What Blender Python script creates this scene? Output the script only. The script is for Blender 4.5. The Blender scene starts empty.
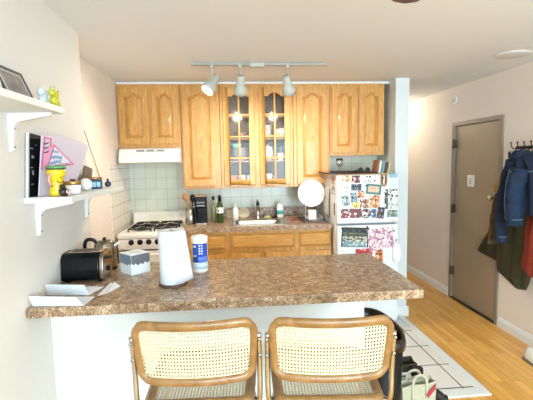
import bpy, bmesh, math, random
from mathutils import Vector, Matrix
random.seed(7)
SC = bpy.context.scene
COL = SC.collection
PI = math.pi

# ------------------------------------------------------------------ camera, world, lights, exposure
cam_d = bpy.data.cameras.new('camera'); cam = bpy.data.objects.new('camera', cam_d); COL.objects.link(cam)
SC.camera = cam
cam_d.sensor_width = 36.0
cam_d.lens = 399.5631 / 533 * 36
cam_d.clip_start = 0.02
_y, _p, _r = (math.radians(a) for a in (5.1424, 5.5215, -1.1287))
F_ = Vector((math.sin(_y)*math.cos(_p), math.cos(_y)*math.cos(_p), -math.sin(_p)))
R0 = Vector((math.cos(_y), -math.sin(_y), 0)); U0 = Vector((math.sin(_y)*math.sin(_p), math.cos(_y)*math.sin(_p), math.cos(_p)))
Rv = R0*math.cos(_r) + U0*math.sin(_r); Uv = U0*math.cos(_r) - R0*math.sin(_r)
m = Matrix.Identity(4)
for i in range(3):
    m[i][0] = Rv[i]; m[i][1] = Uv[i]; m[i][2] = -F_[i]
m[2][3] = 1.5527
cam.matrix_world = m

W = bpy.data.worlds.new('world'); SC.world = W; W.use_nodes = True
bg = W.node_tree.nodes['Background']; bg.inputs[0].default_value = (0.62, 0.78, 1.0, 1); bg.inputs[1].default_value = 1.0
SC.view_settings.view_transform = 'Standard'; SC.view_settings.look = 'None'
SC.view_settings.gamma = 1; SC.view_settings.use_curve_mapping = False
SC.view_settings.exposure = 0.92

def area(name, loc, direction, sx, sy, power, color):
    l = bpy.data.lights.new(name, 'AREA'); l.shape = 'RECTANGLE'; l.size = sx; l.size_y = sy; l.energy = power; l.color = color
    o = bpy.data.objects.new(name, l); COL.objects.link(o); o.location = loc
    o.rotation_euler = Vector(direction).to_track_quat('-Z', 'Y').to_euler(); return o
# daylight coming through the two assumed, unseen windows of the wall behind the camera
area('daylight', (0.1, -2.28, 1.42), (0.12, 1, 0.40), 1.3, 1.35, 50, (0.64, 0.86, 1.0))
area('daylight', (1.6, -2.28, 1.42), (0, 1, 0.40), 1.1, 1.35, 70, (0.64, 0.86, 1.0))

# ------------------------------------------------------------------ materials
MATS = {}
def srgb(c):
    if isinstance(c, str):
        c = tuple(int(c[i:i+2], 16)/255 for i in (0, 2, 4))
    return tuple((x/12.92 if x <= .04045 else ((x+.055)/1.055)**2.4) for x in c) + (1,)
def newmat(name):
    mt = bpy.data.materials.new(name); mt.use_nodes = True
    nt = mt.node_tree; b = nt.nodes['Principled BSDF']; return mt, nt, b
def plain(name, c, rough=.5, metal=0, spec=.5, bump=0, bscale=40, var=0, trans=0, coat=0):
    if name in MATS: return MATS[name]
    mt, nt, b = newmat(name); col = srgb(c)
    b.inputs['Base Color'].default_value = col; b.inputs['Roughness'].default_value = rough
    b.inputs['Metallic'].default_value = metal; b.inputs['Specular IOR Level'].default_value = spec
    b.inputs['Transmission Weight'].default_value = trans; b.inputs['Coat Weight'].default_value = coat
    tc = nt.nodes.new('ShaderNodeTexCoord'); n = nt.nodes.new('ShaderNodeTexNoise')
    n.inputs['Scale'].default_value = bscale; n.inputs['Detail'].default_value = 4
    nt.links.new(tc.outputs['Object'], n.inputs['Vector'])
    if var:
        r = nt.nodes.new('ShaderNodeValToRGB')
        r.color_ramp.elements[0].position = .3; r.color_ramp.elements[1].position = .7
        r.color_ramp.elements[0].color = tuple(x*(1-var) for x in col[:3])+(1,); r.color_ramp.elements[1].color = tuple(min(1, x*(1+var)) for x in col[:3])+(1,)
        nt.links.new(n.outputs['Fac'], r.inputs['Fac']); nt.links.new(r.outputs['Color'], b.inputs['Base Color'])
    if bump:
        bp = nt.nodes.new('ShaderNodeBump'); bp.inputs['Strength'].default_value = bump; bp.inputs['Distance'].default_value = .002
        nt.links.new(n.outputs['Fac'], bp.inputs['Height']); nt.links.new(bp.outputs['Normal'], b.inputs['Normal'])
    MATS[name] = mt; return mt
def wood(name, c1, c2, c3, stretch=(14, 14, 1.1), rough=.38, scale=3.0, coat=.15):
    mt, nt, b = newmat(name)
    tc = nt.nodes.new('ShaderNodeTexCoord'); mp = nt.nodes.new('ShaderNodeMapping'); mp.inputs['Scale'].default_value = stretch
    n = nt.nodes.new('ShaderNodeTexNoise'); n.inputs['Scale'].default_value = scale; n.inputs['Detail'].default_value = 7; n.inputs['Distortion'].default_value = 1.1
    n2 = nt.nodes.new('ShaderNodeTexNoise'); n2.inputs['Scale'].default_value = scale*6; n2.inputs['Detail'].default_value = 3
    mx = nt.nodes.new('ShaderNodeMath'); mx.operation = 'MULTIPLY_ADD'; mx.inputs[1].default_value = .35; 
    sub = nt.nodes.new('ShaderNodeMath'); sub.operation = 'ADD'; sub.inputs[1].default_value = -.17
    r = nt.nodes.new('ShaderNodeValToRGB'); e = r.color_ramp.elements
    e[0].position = .32; e[0].color = srgb(c1); e[1].position = .68; e[1].color = srgb(c3); k = e.new(.5); k.color = srgb(c2)
    L = nt.links.new
    L(tc.outputs['Object'], mp.inputs['Vector']); L(mp.outputs['Vector'], n.inputs['Vector']); L(mp.outputs['Vector'], n2.inputs['Vector'])
    L(n2.outputs['Fac'], mx.inputs[0]); L(n.outputs['Fac'], mx.inputs[2]); L(mx.outputs[0], sub.inputs[0]); L(sub.outputs[0], r.inputs['Fac'])
    L(r.outputs['Color'], b.inputs['Base Color']); b.inputs['Roughness'].default_value = rough; b.inputs['Coat Weight'].default_value = coat
    MATS[name] = mt; return mt
def patch(name, cols, scale=60, rough=.45):
    """mottled picture print: voronoi cells picking from a list of colours"""
    if name in MATS: return MATS[name]
    mt, nt, b = newmat(name); L = nt.links.new
    tc = nt.nodes.new('ShaderNodeTexCoord'); n = nt.nodes.new('ShaderNodeTexVoronoi'); n.inputs['Scale'].default_value = scale
    no = nt.nodes.new('ShaderNodeTexNoise'); no.inputs['Scale'].default_value = scale*.6
    r = nt.nodes.new('ShaderNodeValToRGB'); r.color_ramp.interpolation = 'CONSTANT'; e = r.color_ramp.elements
    e[0].position = 0; e[0].color = srgb(cols[0]); e[1].position = .999; e[1].color = srgb(cols[-1])
    for i, c in enumerate(cols[1:], 1):
        k = e.new(.15 + .7*i/len(cols)); k.color = srgb(c)
    sep = nt.nodes.new('ShaderNodeSeparateColor')
    L(tc.outputs['Object'], n.inputs['Vector']); L(n.outputs['Color'], sep.inputs[0]); L(sep.outputs[0], r.inputs['Fac'])
    L(r.outputs['Color'], b.inputs['Base Color']); b.inputs['Roughness'].default_value = rough
    MATS[name] = mt; return mt

def paint_mat(name, c, bump=.05):
    return plain(name, c, rough=.7, spec=.25, bump=bump, bscale=90)
wall_p = paint_mat('wall_paint', 'F2E6DC')
left_p = paint_mat('near_wall_paint', 'DCD8D2')
ceil_p = paint_mat('ceiling_paint', 'E9EAEA')
white_p = plain('white_trim_paint', 'EFF2F0', rough=.45)
white_panel = plain('white_panel_paint', 'E2E8E8', rough=.55)
oak = wood('golden_oak', 'C4893F', 'D49B4F', 'E0AE64', stretch=(30, 30, 2.2))
oak_l = wood('golden_oak_horizontal_shaded', 'B67C33', 'C88F42', 'D7A356', stretch=(2.2, 30, 30))  # darker, yellower copy of the oak: base cabinet shade put into the colour
bent = wood('bentwood_beech', '815B33', '90683A', '9E7647', stretch=(5, 5, 5), rough=.35, coat=.3)
cane_m = plain('cane', 'CBC0A2', rough=.6, var=.08, bscale=150)
chrome = plain('chrome', 'C4C4C6', rough=.2, metal=1)
steel = plain('brushed_steel', 'BDB9B2', rough=.3, metal=1)
black = plain('black_plastic', '0A0B0C', rough=.35, spec=.3)
blackm = plain('matte_black_iron', '1C1A19', rough=.6)
enamel = plain('white_enamel', 'F6F1E8', rough=.25, coat=.3)
fridge_w = plain('white_fridge_enamel', 'E6EAEA', rough=.35)
bronze = plain('bronze_door_paint', 'AE9D86', rough=.38, metal=.12, var=.03, bscale=3)
bronze_f = plain('bronze_frame_paint', '9C8F80', rough=.45, metal=.2)
ceramic = plain('white_ceramic', 'F4F1EA', rough=.2, coat=.3)
paper = plain('white_paper', 'DEE0E4', rough=.85, bump=.1, bscale=30)
glassm, nt, b = newmat('clear_glass'); b.inputs['Base Color'].default_value = (.97, .99, .98, 1); b.inputs['Transmission Weight'].default_value = 1; b.inputs['Roughness'].default_value = .02; b.inputs['IOR'].default_value = 1.45
pane, nt, b = newmat('cabinet_glass_pane')
tr = nt.nodes.new('ShaderNodeBsdfTransparent'); gl = nt.nodes.new('ShaderNodeBsdfGlossy'); gl.inputs['Roughness'].default_value = .12; mxs = nt.nodes.new('ShaderNodeMixShader'); mxs.inputs[0].default_value = .012
nt.links.new(tr.outputs[0], mxs.inputs[1]); nt.links.new(gl.outputs[0], mxs.inputs[2]); nt.links.new(mxs.outputs[0], nt.nodes['Material Output'].inputs['Surface'])

def granite():
    mt, nt, b = newmat('speckled_laminate'); L = nt.links.new
    tc = nt.nodes.new('ShaderNodeTexCoord')
    n1 = nt.nodes.new('ShaderNodeTexNoise'); n1.inputs['Scale'].default_value = 30; n1.inputs['Detail'].default_value = 9; n1.inputs['Roughness'].default_value = .75
    n2 = nt.nodes.new('ShaderNodeTexNoise'); n2.inputs['Scale'].default_value = 130; n2.inputs['Detail'].default_value = 4
    mth = nt.nodes.new('ShaderNodeMath'); mth.operation = 'MULTIPLY_ADD'; mth.inputs[1].default_value = .8
    s = nt.nodes.new('ShaderNodeMath'); s.operation = 'ADD'; s.inputs[1].default_value = -.40
    r = nt.nodes.new('ShaderNodeValToRGB'); e = r.color_ramp.elements
    e[0].position = .34; e[0].color = srgb('5C4736'); e[1].position = .66; e[1].color = srgb('D6C3A4')
    for p, c in ((.42, '8A6E55'), (.5, 'A08063'), (.58, 'B4977A')):
        k = e.new(p); k.color = srgb(c)
    L(tc.outputs['Object'], n1.inputs['Vector']); L(tc.outputs['Object'], n2.inputs['Vector'])
    L(n2.outputs['Fac'], mth.inputs[0]); L(n1.outputs['Fac'], mth.inputs[2]); L(mth.outputs[0], s.inputs[0]); L(s.outputs[0], r.inputs['Fac'])
    L(r.outputs['Color'], b.inputs['Base Color']); b.inputs['Roughness'].default_value = .3
    return mt
gran = granite()

def brickmat(name, c1, c2, cm, bw, bh, mortar, axes, off=0.0, rough=.3, grain=None, bump=.3, vary=None):
    """axes: which object axes feed the brick's u,v"""
    mt, nt, b = newmat(name); L = nt.links.new
    tc = nt.nodes.new('ShaderNodeTexCoord'); sp = nt.nodes.new('ShaderNodeSeparateXYZ'); cb = nt.nodes.new('ShaderNodeCombineXYZ')
    L(tc.outputs['Object'], sp.inputs[0]); L(sp.outputs['XYZ'.index(axes[0])], cb.inputs[0]); L(sp.outputs['XYZ'.index(axes[1])], cb.inputs[1])
    br = nt.nodes.new('ShaderNodeTexBrick'); br.offset = off; br.offset_frequency = 2 if off else 1; br.squash = 1
    br.inputs['Scale'].default_value = 1; br.inputs['Brick Width'].default_value = bw; br.inputs['Row Height'].default_value = bh
    br.inputs['Mortar Size'].default_value = mortar; br.inputs['Mortar Smooth'].default_value = .1; br.inputs['Bias'].default_value = 0
    br.inputs['Color1'].default_value = srgb(c1); br.inputs['Color2'].default_value = srgb(c2); br.inputs['Mortar'].default_value = srgb(cm)
    L(cb.outputs[0], br.inputs['Vector'])
    out = br.outputs['Color']
    if grain:
        mp = nt.nodes.new('ShaderNodeMapping'); mp.inputs['Scale'].default_value = grain
        n = nt.nodes.new('ShaderNodeTexNoise'); n.inputs['Scale'].default_value = 3; n.inputs['Detail'].default_value = 6; n.inputs['Distortion'].default_value = .8
        L(tc.outputs['Object'], mp.inputs[0]); L(mp.outputs[0], n.inputs['Vector'])
        mx = nt.nodes.new('ShaderNodeMix'); mx.data_type = 'RGBA'; mx.blend_type = 'OVERLAY'; mx.inputs[0].default_value = .55
        L(out, mx.inputs[6]); L(n.outputs['Color'], mx.inputs[7])
        bw_ = nt.nodes.new('ShaderNodeRGBToBW'); L(n.outputs['Color'], bw_.inputs[0]); L(bw_.outputs[0], mx.inputs[7])
        out = mx.outputs[2]
    L(out, b.inputs['Base Color']); b.inputs['Roughness'].default_value = rough
    bp = nt.nodes.new('ShaderNodeBump'); bp.inputs['Strength'].default_value = bump; bp.inputs['Distance'].default_value = .002; bp.invert = True
    L(br.outputs['Fac'], bp.inputs['Height']); L(bp.outputs['Normal'], b.inputs['Normal'])
    return mt
tile_back = brickmat('pale_green_wall_tile', 'DEE0CF', 'DBDDCC', 'C3C4B2', .108, .108, .0025, 'XZ', rough=.22)
tile_side = brickmat('wall_tile_lit_cream', 'EFE6D8', 'EBE2D4', 'BDB2A2', .108, .108, .003, 'YZ', rough=.25)  # same tile as the back wall, its warm lighting put into the colour
floor_wood = brickmat('oak_strip_floor', 'FBC267', 'E2A34C', 'A9733A', .62, .058, .0012, 'YX', off=.37, rough=.28, grain=(26, 2.2, 1), bump=.15)
floor_tile = brickmat('white_floor_tile', 'F4F1EA', 'F0EDE6', '4A443E', .305, .305, .005, 'XY', rough=.35)

# ------------------------------------------------------------------ mesh helpers
class MB:
    """collects shapes in world space; build() makes ONE mesh object, vertices relative to its parent thing"""
    def __init__(s): s.v = []; s.f = []; s.sm = []
    def add(s, vs, fs, smooth=False):
        o = len(s.v); s.v += [tuple(v) for v in vs]; s.f += [[o+i for i in f] for f in fs]; s.sm += [smooth]*len(fs); return s
    def box(s, x0, x1, y0, y1, z0, z1):
        vs = [(x, y, z) for z in (z0, z1) for y in (y0, y1) for x in (x0, x1)]
        return s.add(vs, [(0, 2, 3, 1), (4, 5, 7, 6), (0, 1, 5, 4), (2, 6, 7, 3), (0, 4, 6, 2), (1, 3, 7, 5)])
    def prism(s, pts, d):
        """closed planar polygon (3D) swept by vector d"""
        n = len(pts); d = Vector(d); a = [Vector(p) for p in pts]; bb = [p+d for p in a]
        return s.add(a+bb, [list(range(n))[::-1], [n+i for i in range(n)]] + [(i, (i+1) % n, n+(i+1) % n, n+i) for i in range(n)])
    def tube(s, path, r, n=10, closed=False, caps=True, sq=1.0, up=None):
        P = [Vector(p) for p in path]; k = len(P); rings = []
        prev = None
        for i in range(k):
            t = (P[(i+1) % k]-P[i-1]) if closed else (P[min(i+1, k-1)]-P[max(i-1, 0)])
            t.normalize()
            if prev is None:
                a = Vector(up) if up else (Vector((0, 0, 1)) if abs(t.z) < .9 else Vector((1, 0, 0)))
            else: a = prev
            a = (a - t*a.dot(t)).normalized(); prev = a; bb = t.cross(a)
            rr = r[i] if isinstance(r, (list, tuple)) else r
            rings.append([P[i] + a*math.cos(2*PI*j/n)*rr + bb*math.sin(2*PI*j/n)*rr*sq for j in range(n)])
        vs = [v for ring in rings for v in ring]; fs = []
        for i in range(k if closed else k-1):
            i2 = (i+1) % k
            for j in range(n):
                j2 = (j+1) % n; fs.append((i*n+j, i*n+j2, i2*n+j2, i2*n+j))
        s.add(vs, fs, True)
        if caps and not closed:
            s.add(rings[0], [list(range(n))[::-1]]); s.add(rings[-1], [list(range(n))])
        return s
    def lathe(s, prof, c=(0, 0, 0), n=24, axis=(0, 0, 1), smooth=True, sx=1, sy=1):
        """prof: (radius, height) along axis from point c"""
        A = Vector(axis).normalized(); a = Vector((1, 0, 0)) if abs(A.z) > .9 else Vector((0, 0, 1))
        a = (a - A*a.dot(A)).normalized(); bb = A.cross(a); C = Vector(c); vs = []; fs = []
        for (r, h) in prof:
            for j in range(n):
                t = 2*PI*j/n; vs.append(C + A*h + a*math.cos(t)*r*sx + bb*math.sin(t)*r*sy)
        for i in range(len(prof)-1):
            for j in range(n):
                j2 = (j+1) % n; fs.append((i*n+j, i*n+j2, (i+1)*n+j2, (i+1)*n+j))
        s.add(vs, fs, smooth)
        if prof[0][0] > 1e-4: s.add(vs[:n], [list(range(n))[::-1]])
        if prof[-1][0] > 1e-4: s.add(vs[-n:], [list(range(n))])
        return s
    def sphere(s, c, r, n=14, m_=9, scale=(1, 1, 1)):
        vs = []; fs = []
        for i in range(m_+1):
            ph = PI*i/m_
            for j in range(n):
                t = 2*PI*j/n; vs.append((c[0]+r*scale[0]*math.sin(ph)*math.cos(t), c[1]+r*scale[1]*math.sin(ph)*math.sin(t), c[2]-r*scale[2]*math.cos(ph)))
        for i in range(m_):
            for j in range(n):
                j2 = (j+1) % n; fs.append((i*n+j, i*n+j2, (i+1)*n+j2, (i+1)*n+j))
        return s.add(vs, fs, True)
    def grid(s, fn, nu, nv, smooth=True):
        vs = [fn(i/nu, j/nv) for j in range(nv+1) for i in range(nu+1)]
        fs = [(j*(nu+1)+i, j*(nu+1)+i+1, (j+1)*(nu+1)+i+1, (j+1)*(nu+1)+i) for j in range(nv) for i in range(nu)]
        return s.add(vs, fs, smooth)
    def build(s, name, mat, parent=None, bevel=0, solid=0, subd=0, segs=2):
        me = bpy.data.meshes.new(name)
        off = Vector((0, 0, 0)); p = parent
        while p is not None: off += p.location; p = p.parent
        me.from_pydata([tuple(Vector(v)-off) for v in s.v], [], s.f)
        me.polygons.foreach_set('use_smooth', s.sm)
        bm = bmesh.new(); bm.from_mesh(me); bmesh.ops.remove_doubles(bm, verts=bm.verts, dist=1e-6)
        bmesh.ops.recalc_face_normals(bm, faces=bm.faces); bm.to_mesh(me); bm.free()
        me.materials.append(mat)
        o = bpy.data.objects.new(name, me); COL.objects.link(o)
        if parent is not None: o.parent = parent
        if solid:
            q = o.modifiers.new('solid', 'SOLIDIFY'); q.thickness = solid; q.offset = 0
        if bevel:
            q = o.modifiers.new('bevel', 'BEVEL'); q.width = bevel; q.segments = segs; q.limit_method = 'ANGLE'; q.angle_limit = math.radians(40)
            for pp in me.polygons: pp.use_smooth = True
            try: q.harden_normals = True
            except Exception: pass
        if subd:
            q = o.modifiers.new('subdivision', 'SUBSURF'); q.levels = subd; q.render_levels = subd
        return o

def tag(o, label, cat, group=None):
    o['label'] = label; o['category'] = cat
    if group: o['group'] = group
    return o
def thing(name, label, cat, loc, group=None):
    o = bpy.data.objects.new(name, None); COL.objects.link(o); o.location = loc; o.empty_display_size = .05
    return tag(o, label, cat, group)
def struct(name, mb, mat, parent=None, **k):
    o = mb.build(name, mat, parent, **k); o['kind'] = 'structure'; return o
def origin_to_base(o):
    me = o.data; vs = [v.co for v in me.vertices]
    c = Vector(((min(v.x for v in vs)+max(v.x for v in vs))/2, (min(v.y for v in vs)+max(v.y for v in vs))/2, min(v.z for v in vs)))
    for v in me.vertices: v.co -= c
    o.location = c; return o
def solo(name, mb, mat, label, cat, group=None, **k):
    o = origin_to_base(mb.build(name, mat, None, **k)); return tag(o, label, cat, group)
def copy_tree(o, parent=None):
    c = o.copy(); COL.objects.link(c)
    if parent is not None: c.parent = parent
    for ch in list(o.children): copy_tree(ch, c)
    return c
def arc(c, r, a0, a1, n, plane='XZ'):
    out = []
    for i in range(n+1):
        t = a0+(a1-a0)*i/n; u, v = r*math.cos(t), r*math.sin(t)
        out.append((c[0]+u, c[1], c[2]+v) if plane == 'XZ' else ((c[0]+u, c[1]+v, c[2]) if plane == 'XY' else (c[0], c[1]+u, c[2]+v)))
    return out
def smooth_path(pts, it=2, closed=False):
    P = [Vector(p) for p in pts]
    for _ in range(it):
        Q = []
        if not closed: Q.append(P[0])
        rng = range(len(P)) if closed else range(len(P)-1)
        for i in rng:
            a, b_ = P[i], P[(i+1) % len(P)]; Q += [a*.75+b_*.25, a*.25+b_*.75]
        if not closed: Q.append(P[-1])
        P = Q
    return P

# ------------------------------------------------------------------ key measures
XN, XK, XR = -.839, -1.022, 2.428
ZC = 2.305
YW, YB = 2.447, 4.185
YR = -2.3
YE = 7.0
YU, YCF = 3.853, 3.519
ZB = 1.302; ZT = 2.283; CT = .978; CB = .936

# ------------------------------------------------------------------ the room
struct('floor', MB().box(-1.3, XR+.1, YR-.1, YE, -.05, 0), floor_wood)
struct('trim_1', MB().prism([(XK, 2.40, .001), (1.60, 2.40, .001), (1.60, 3.72, .001), (1.573, 3.72, .001), (1.573, YB, .001), (XK, YB, .001)], (0, 0, .005)), floor_tile)
tb = MB(); tb.box(-.84, 1.665, 2.335, 2.42, 0, .012); tb.box(1.60, 1.665, 2.42, 3.70, 0, .012)
struct('trim_2', tb, white_p, bevel=.004)
struct('ceiling', MB().box(-1.3, XR+.1, YR-.1, YE, ZC, ZC+.06), ceil_p)
w = MB(); w.box(XN-.12-.2, XN, YR, YW, 0, ZC)
struct('wall_left', w, left_p)
struct('wall_kitchen_left', MB().box(XK-.14, XK, YW, YB+.1, 0, ZC), wall_p)
struct('wall_back', MB().box(XK-.1, 1.573, YB, YB+.1, 0, ZC), wall_p)
struct('wall_hall_side', MB().box(1.573, 1.704, 3.7047, YE, 0, ZC), white_panel)
struct('wall_hall_end', MB().box(1.6, XR, YE-.05, YE+.05, 0, ZC), wall_p)
# the wall on the right, with the opening of the entrance door
DY0, DY1, DZ = 3.40, 4.155, 1.895
w = MB(); w.box(XR, XR+.12, YR, DY0, 0, ZC); w.box(XR, XR+.12, DY1, YE, 0, ZC); w.box(XR, XR+.12, DY0, DY1, DZ, ZC)
struct('wall_right', w, wall_p)
# the wall behind the camera, with two assumed windows, unseen, added for the daylight
w = MB(); wins = [(-.6, .8), (1.0, 2.2)]
w.box(XN-.1, XR+.1, YR-.12, YR, 0, .7); w.box(XN-.1, XR+.1, YR-.12, YR, 2.15, ZC)
w.box(XN-.1, -.6, YR-.12, YR, .7, 2.15); w.box(.8, 1.0, YR-.12, YR, .7, 2.15); w.box(2.2, XR+.1, YR-.12, YR, .7, 2.15)
struct('wall_rear', w, wall_p)
for i, (a, b_) in enumerate(wins):
    f = MB(); t = .05
    for (x0, x1, z0, z1) in ((a, b_, .7, .7+t), (a, b_, 2.15-t, 2.15), (a, a+t, .7, 2.15), (b_-t, b_, .7, 2.15), (a, b_, 1.41, 1.45)):
        f.box(x0, x1, YR-.09, YR-.04, z0, z1)
    struct('assumed_window_%d' % (i+1), f, white_p)
# wall tiles
struct('trim_3', MB().box(XK+.004, .93, YB-.006, YB-.0005, .9, 1.60), tile_back)
struct('trim_4', MB().box(.93, 1.572, YB-.006, YB-.0005, .9, 1.66), tile_back)
t4 = MB().prism([(XK+.0005, 3.50, .0), (XK+.0005, YB, .0), (XK+.0005, YB, 1.72), (XK+.0005, 3.78, 1.72), (XK+.0005, 3.78, 1.55), (XK+.0005, 3.50, 1.55)], (.006, 0, 0))
struct('trim_5', t4, tile_side)
struct('trim_6', MB().box(XK+.002, 1.571, YU+.008, YU+.07, ZT+.001, ZC-.001), white_p)
# the small dropped edge and baseboards
def baseboard(name, x0, y0, x1, y1, nrm, h=.09):
    a, b_ = Vector((x0, y0, 0)), Vector((x1, y1, 0)); n = Vector(nrm)
    prof = [(0, 0), (.016, 0), (.016, h*.72), (.010, h*.8), (.010, h*.93), (.004, h), (0, h)]
    struct(name, MB().prism([a + n*p + Vector((0, 0, q)) for p, q in prof], b_-a), white_p)
baseboard('baseboard_right', XR, YR, XR, DY0-.045, (-1, 0, 0))
baseboard('baseboard_hall', XR, DY1+.045, XR, YE-.05, (-1, 0, 0))
baseboard('baseboard_left', XN, YR, XN, 1.855, (1, 0, 0))
baseboard('baseboard_stub', 1.573, 3.7047, 1.722, 3.7047, (0, -1, 0), .10)
baseboard('baseboard_hall_side', 1.704, 3.69, 1.704, YE-.05, (1, 0, 0), .10)

# entrance door
door = MB().box(XR+.012, XR+.055, DY0+.028, DY1-.012, .012, DZ-.012)
dr = struct('door_1', door, bronze, bevel=.002)
fr = MB(); fw = .042
fr.box(XR-.012, XR+.1, DY1-.008, DY1+fw-.008, 0, DZ+.03); fr.box(XR-.012, XR+.1, DY0-fw+.012, DY0+.012, 0, DZ+.03); fr.box(XR-.012, XR+.1, DY0-.0, DY1, DZ-.008, DZ+.03)
fro = fr.build('door_frame', bronze_f, dr, bevel=.003)
MB().box(XR-.002, XR+.02, DY0+.012, DY0+.03, .01, DZ-.008).build('weather_strip', plain('grey_green_strip', '7E9290', rough=.5), dr)
for z in (.31, 1.0, 1.70):
    h = MB().box(XR-.02, XR+.013, DY1-.03, DY1+.012, z-.045, z+.045)
    h.lathe([(.008, -.05), (.008, .05)], (XR-.018, DY1-.01, z), 10)
    h.build('hinge', plain('dark_hinge_steel', '5E574E', rough=.4, metal=.6), dr)
k = MB(); kc = (XR+.012, 3.475, 1.175)
k.lathe([(.03, 0), (.03, .006), (.012, .012), (.012, .035), (.022, .042), (.029, .055), (.024, .07), (.0, .074)], kc, 16, axis=(-1, 0, 0))
k.build('door_knob', plain('satin_brass', 'C9BBA0', rough=.25, metal=1), dr)
MB().box(XR-.016, XR+.10, DY0, DY1, 0, .012).build('threshold', plain('dark_threshold', '2A241F', rough=.6), dr)

# intercom on the door, door-bell disc on the wall, ceiling disc
t = thing('door_chime', 'small white rectangular box with dark buttons mounted on the bronze door', 'door chime', (XR+.004, 3.835, 1.255))
MB().box(XR-.018, XR+.012, 3.79, 3.88, 1.255, 1.375).build('case', ceramic, t, bevel=.006)
bt = MB()
for z in (1.285, 1.305, 1.33): bt.box(XR-.0195, XR-.017, 3.81, 3.835, z, z+.010)
bt.build('button', plain('grey_button', '8B8378'), t)
t = thing('doorbell', 'round white disc with raised ring high on the wall above the door', 'doorbell', (XR, 4.155, 2.12))
MB().lathe([(.045, 0), (.045, .012), (.036, .022), (.03, .018), (.0, .018)], (XR, 4.155, 2.165), 24, axis=(-1, 0, 0)).build('disc', white_p, t)
MB().lathe([(.02, 0), (.018, .012), (0, .014)], (XR-.017, 4.155, 2.165), 20, axis=(-1, 0, 0)).build('centre_button', plain('pale_button', 'D9CDBE'), t)
solo('ceiling_plate', MB().lathe([(.12, 0), (.12, -.006), (.105, -.012), (0, -.013)], (2.10, 2.86, ZC), 32), plain('plate_paint', 'DDDAD6', rough=.7), 'flat round blank plate on the ceiling near the right wall', 'ceiling plate')

# ------------------------------------------------------------------ cabinet doors
def arch_pts(x0, x1, zs, rise, n=16, sh=.18):
    """cathedral arch from (x0,zs) to (x1,zs): small shoulders, then a bow"""
    w_ = x1-x0; a, b_ = x0+w_*sh, x1-w_*sh; out = [(x0, zs)]
    for i in range(n+1):
        u = i/n; x = a+(b_-a)*u; z = zs + rise*(math.sin(PI*u)**.75)
        out.append((x, z))
    out.append((x1, zs)); return out
def cab_door(parent, x0, x1, z0, z1, yf, rail=.052, arch=True, glass=False, mat=None):
    mat = mat or oak; th = .02; rise = .035 if arch else 0
    f = MB(); ix0, ix1, iz0, izs = x0+rail, x1-rail, z0+rail, z1-rail-rise
    f.box(x0, ix0, yf, yf+th, z0, z1); f.box(ix1, x1, yf, yf+th, z0, z1); f.box(ix0, ix1, yf, yf+th, z0, iz0)
    ap = arch_pts(ix0, ix1, izs, rise) if arch else [(ix0, izs), (ix1, izs)]
    f.add(*(lambda P: ([(x, y, z) for y in (yf, yf+th) for (x, z) in P], []))([]))
    n = len(ap)
    vs = [(x, yf, z) for x, z in ap]+[(x, yf, z1) for x, z in ap]+[(x, yf+th, z) for x, z in ap]+[(x, yf+th, z1) for x, z in ap]
    fs = []
    for i in range(n-1):
        fs += [(i, i+1, n+i+1, n+i), (2*n+i, 3*n+i, 3*n+i+1, 2*n+i+1), (i, 2*n+i, 2*n+i+1, i+1), (n+i, n+i+1, 3*n+i+1, 3*n+i)]
    f.add(vs, fs)
    if glass:
        xc = (ix0+ix1)/2; m_ = .009
        f.box(xc-m_, xc+m_, yf+.002, yf+.016, iz0, izs+rise*.97)
        hh = (izs+rise-iz0)/4
        for q in (1, 2, 3): f.box(ix0, ix1, yf+.003, yf+.015, iz0+hh*q-m_, iz0+hh*q+m_)
    d = f.build('door', mat, parent, bevel=.0045)
    if glass:
        g = MB(); P = [(ix0-.004, iz0-.004)] + [(ix1+.004, iz0-.004)] + [(x, z+.004) for x, z in reversed(ap)]
        g.prism([(x, yf+.0165, z) for x, z in P], (0, .002, 0)); g.build('glass_pane', pane, d)
    else:
        # raised panel with a sloping field
        def ring(ins, y):
            a2 = arch_pts(ix0+ins, ix1-ins, izs-ins*.6, rise*.95) if arch else [(ix0+ins, izs-ins), (ix1-ins, izs-ins)]
            return [(ix1-ins, y, iz0+ins), (ix0+ins, y, iz0+ins)] + [(x, y, z) for x, z in a2]
        r0, r1, r2 = ring(-.002, yf+.0165), ring(.008, yf+.0165), ring(.034, yf+.003)
        n = len(r0); p = MB(); vs = r0+r1+r2; fs = []
        for a in (0, n):
            for i in range(n): fs.append((a+i, a+(i+1) % n, a+n+(i+1) % n, a+n+i))
        fs.append([2*n+i for i in range(n)]); p.add(vs, fs)
        bk = [(x, yf+.019, z) for x, y, z in r0]; p.add(bk, [list(range(n))])
        p.build('raised_panel', mat, d)
    return d
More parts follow.
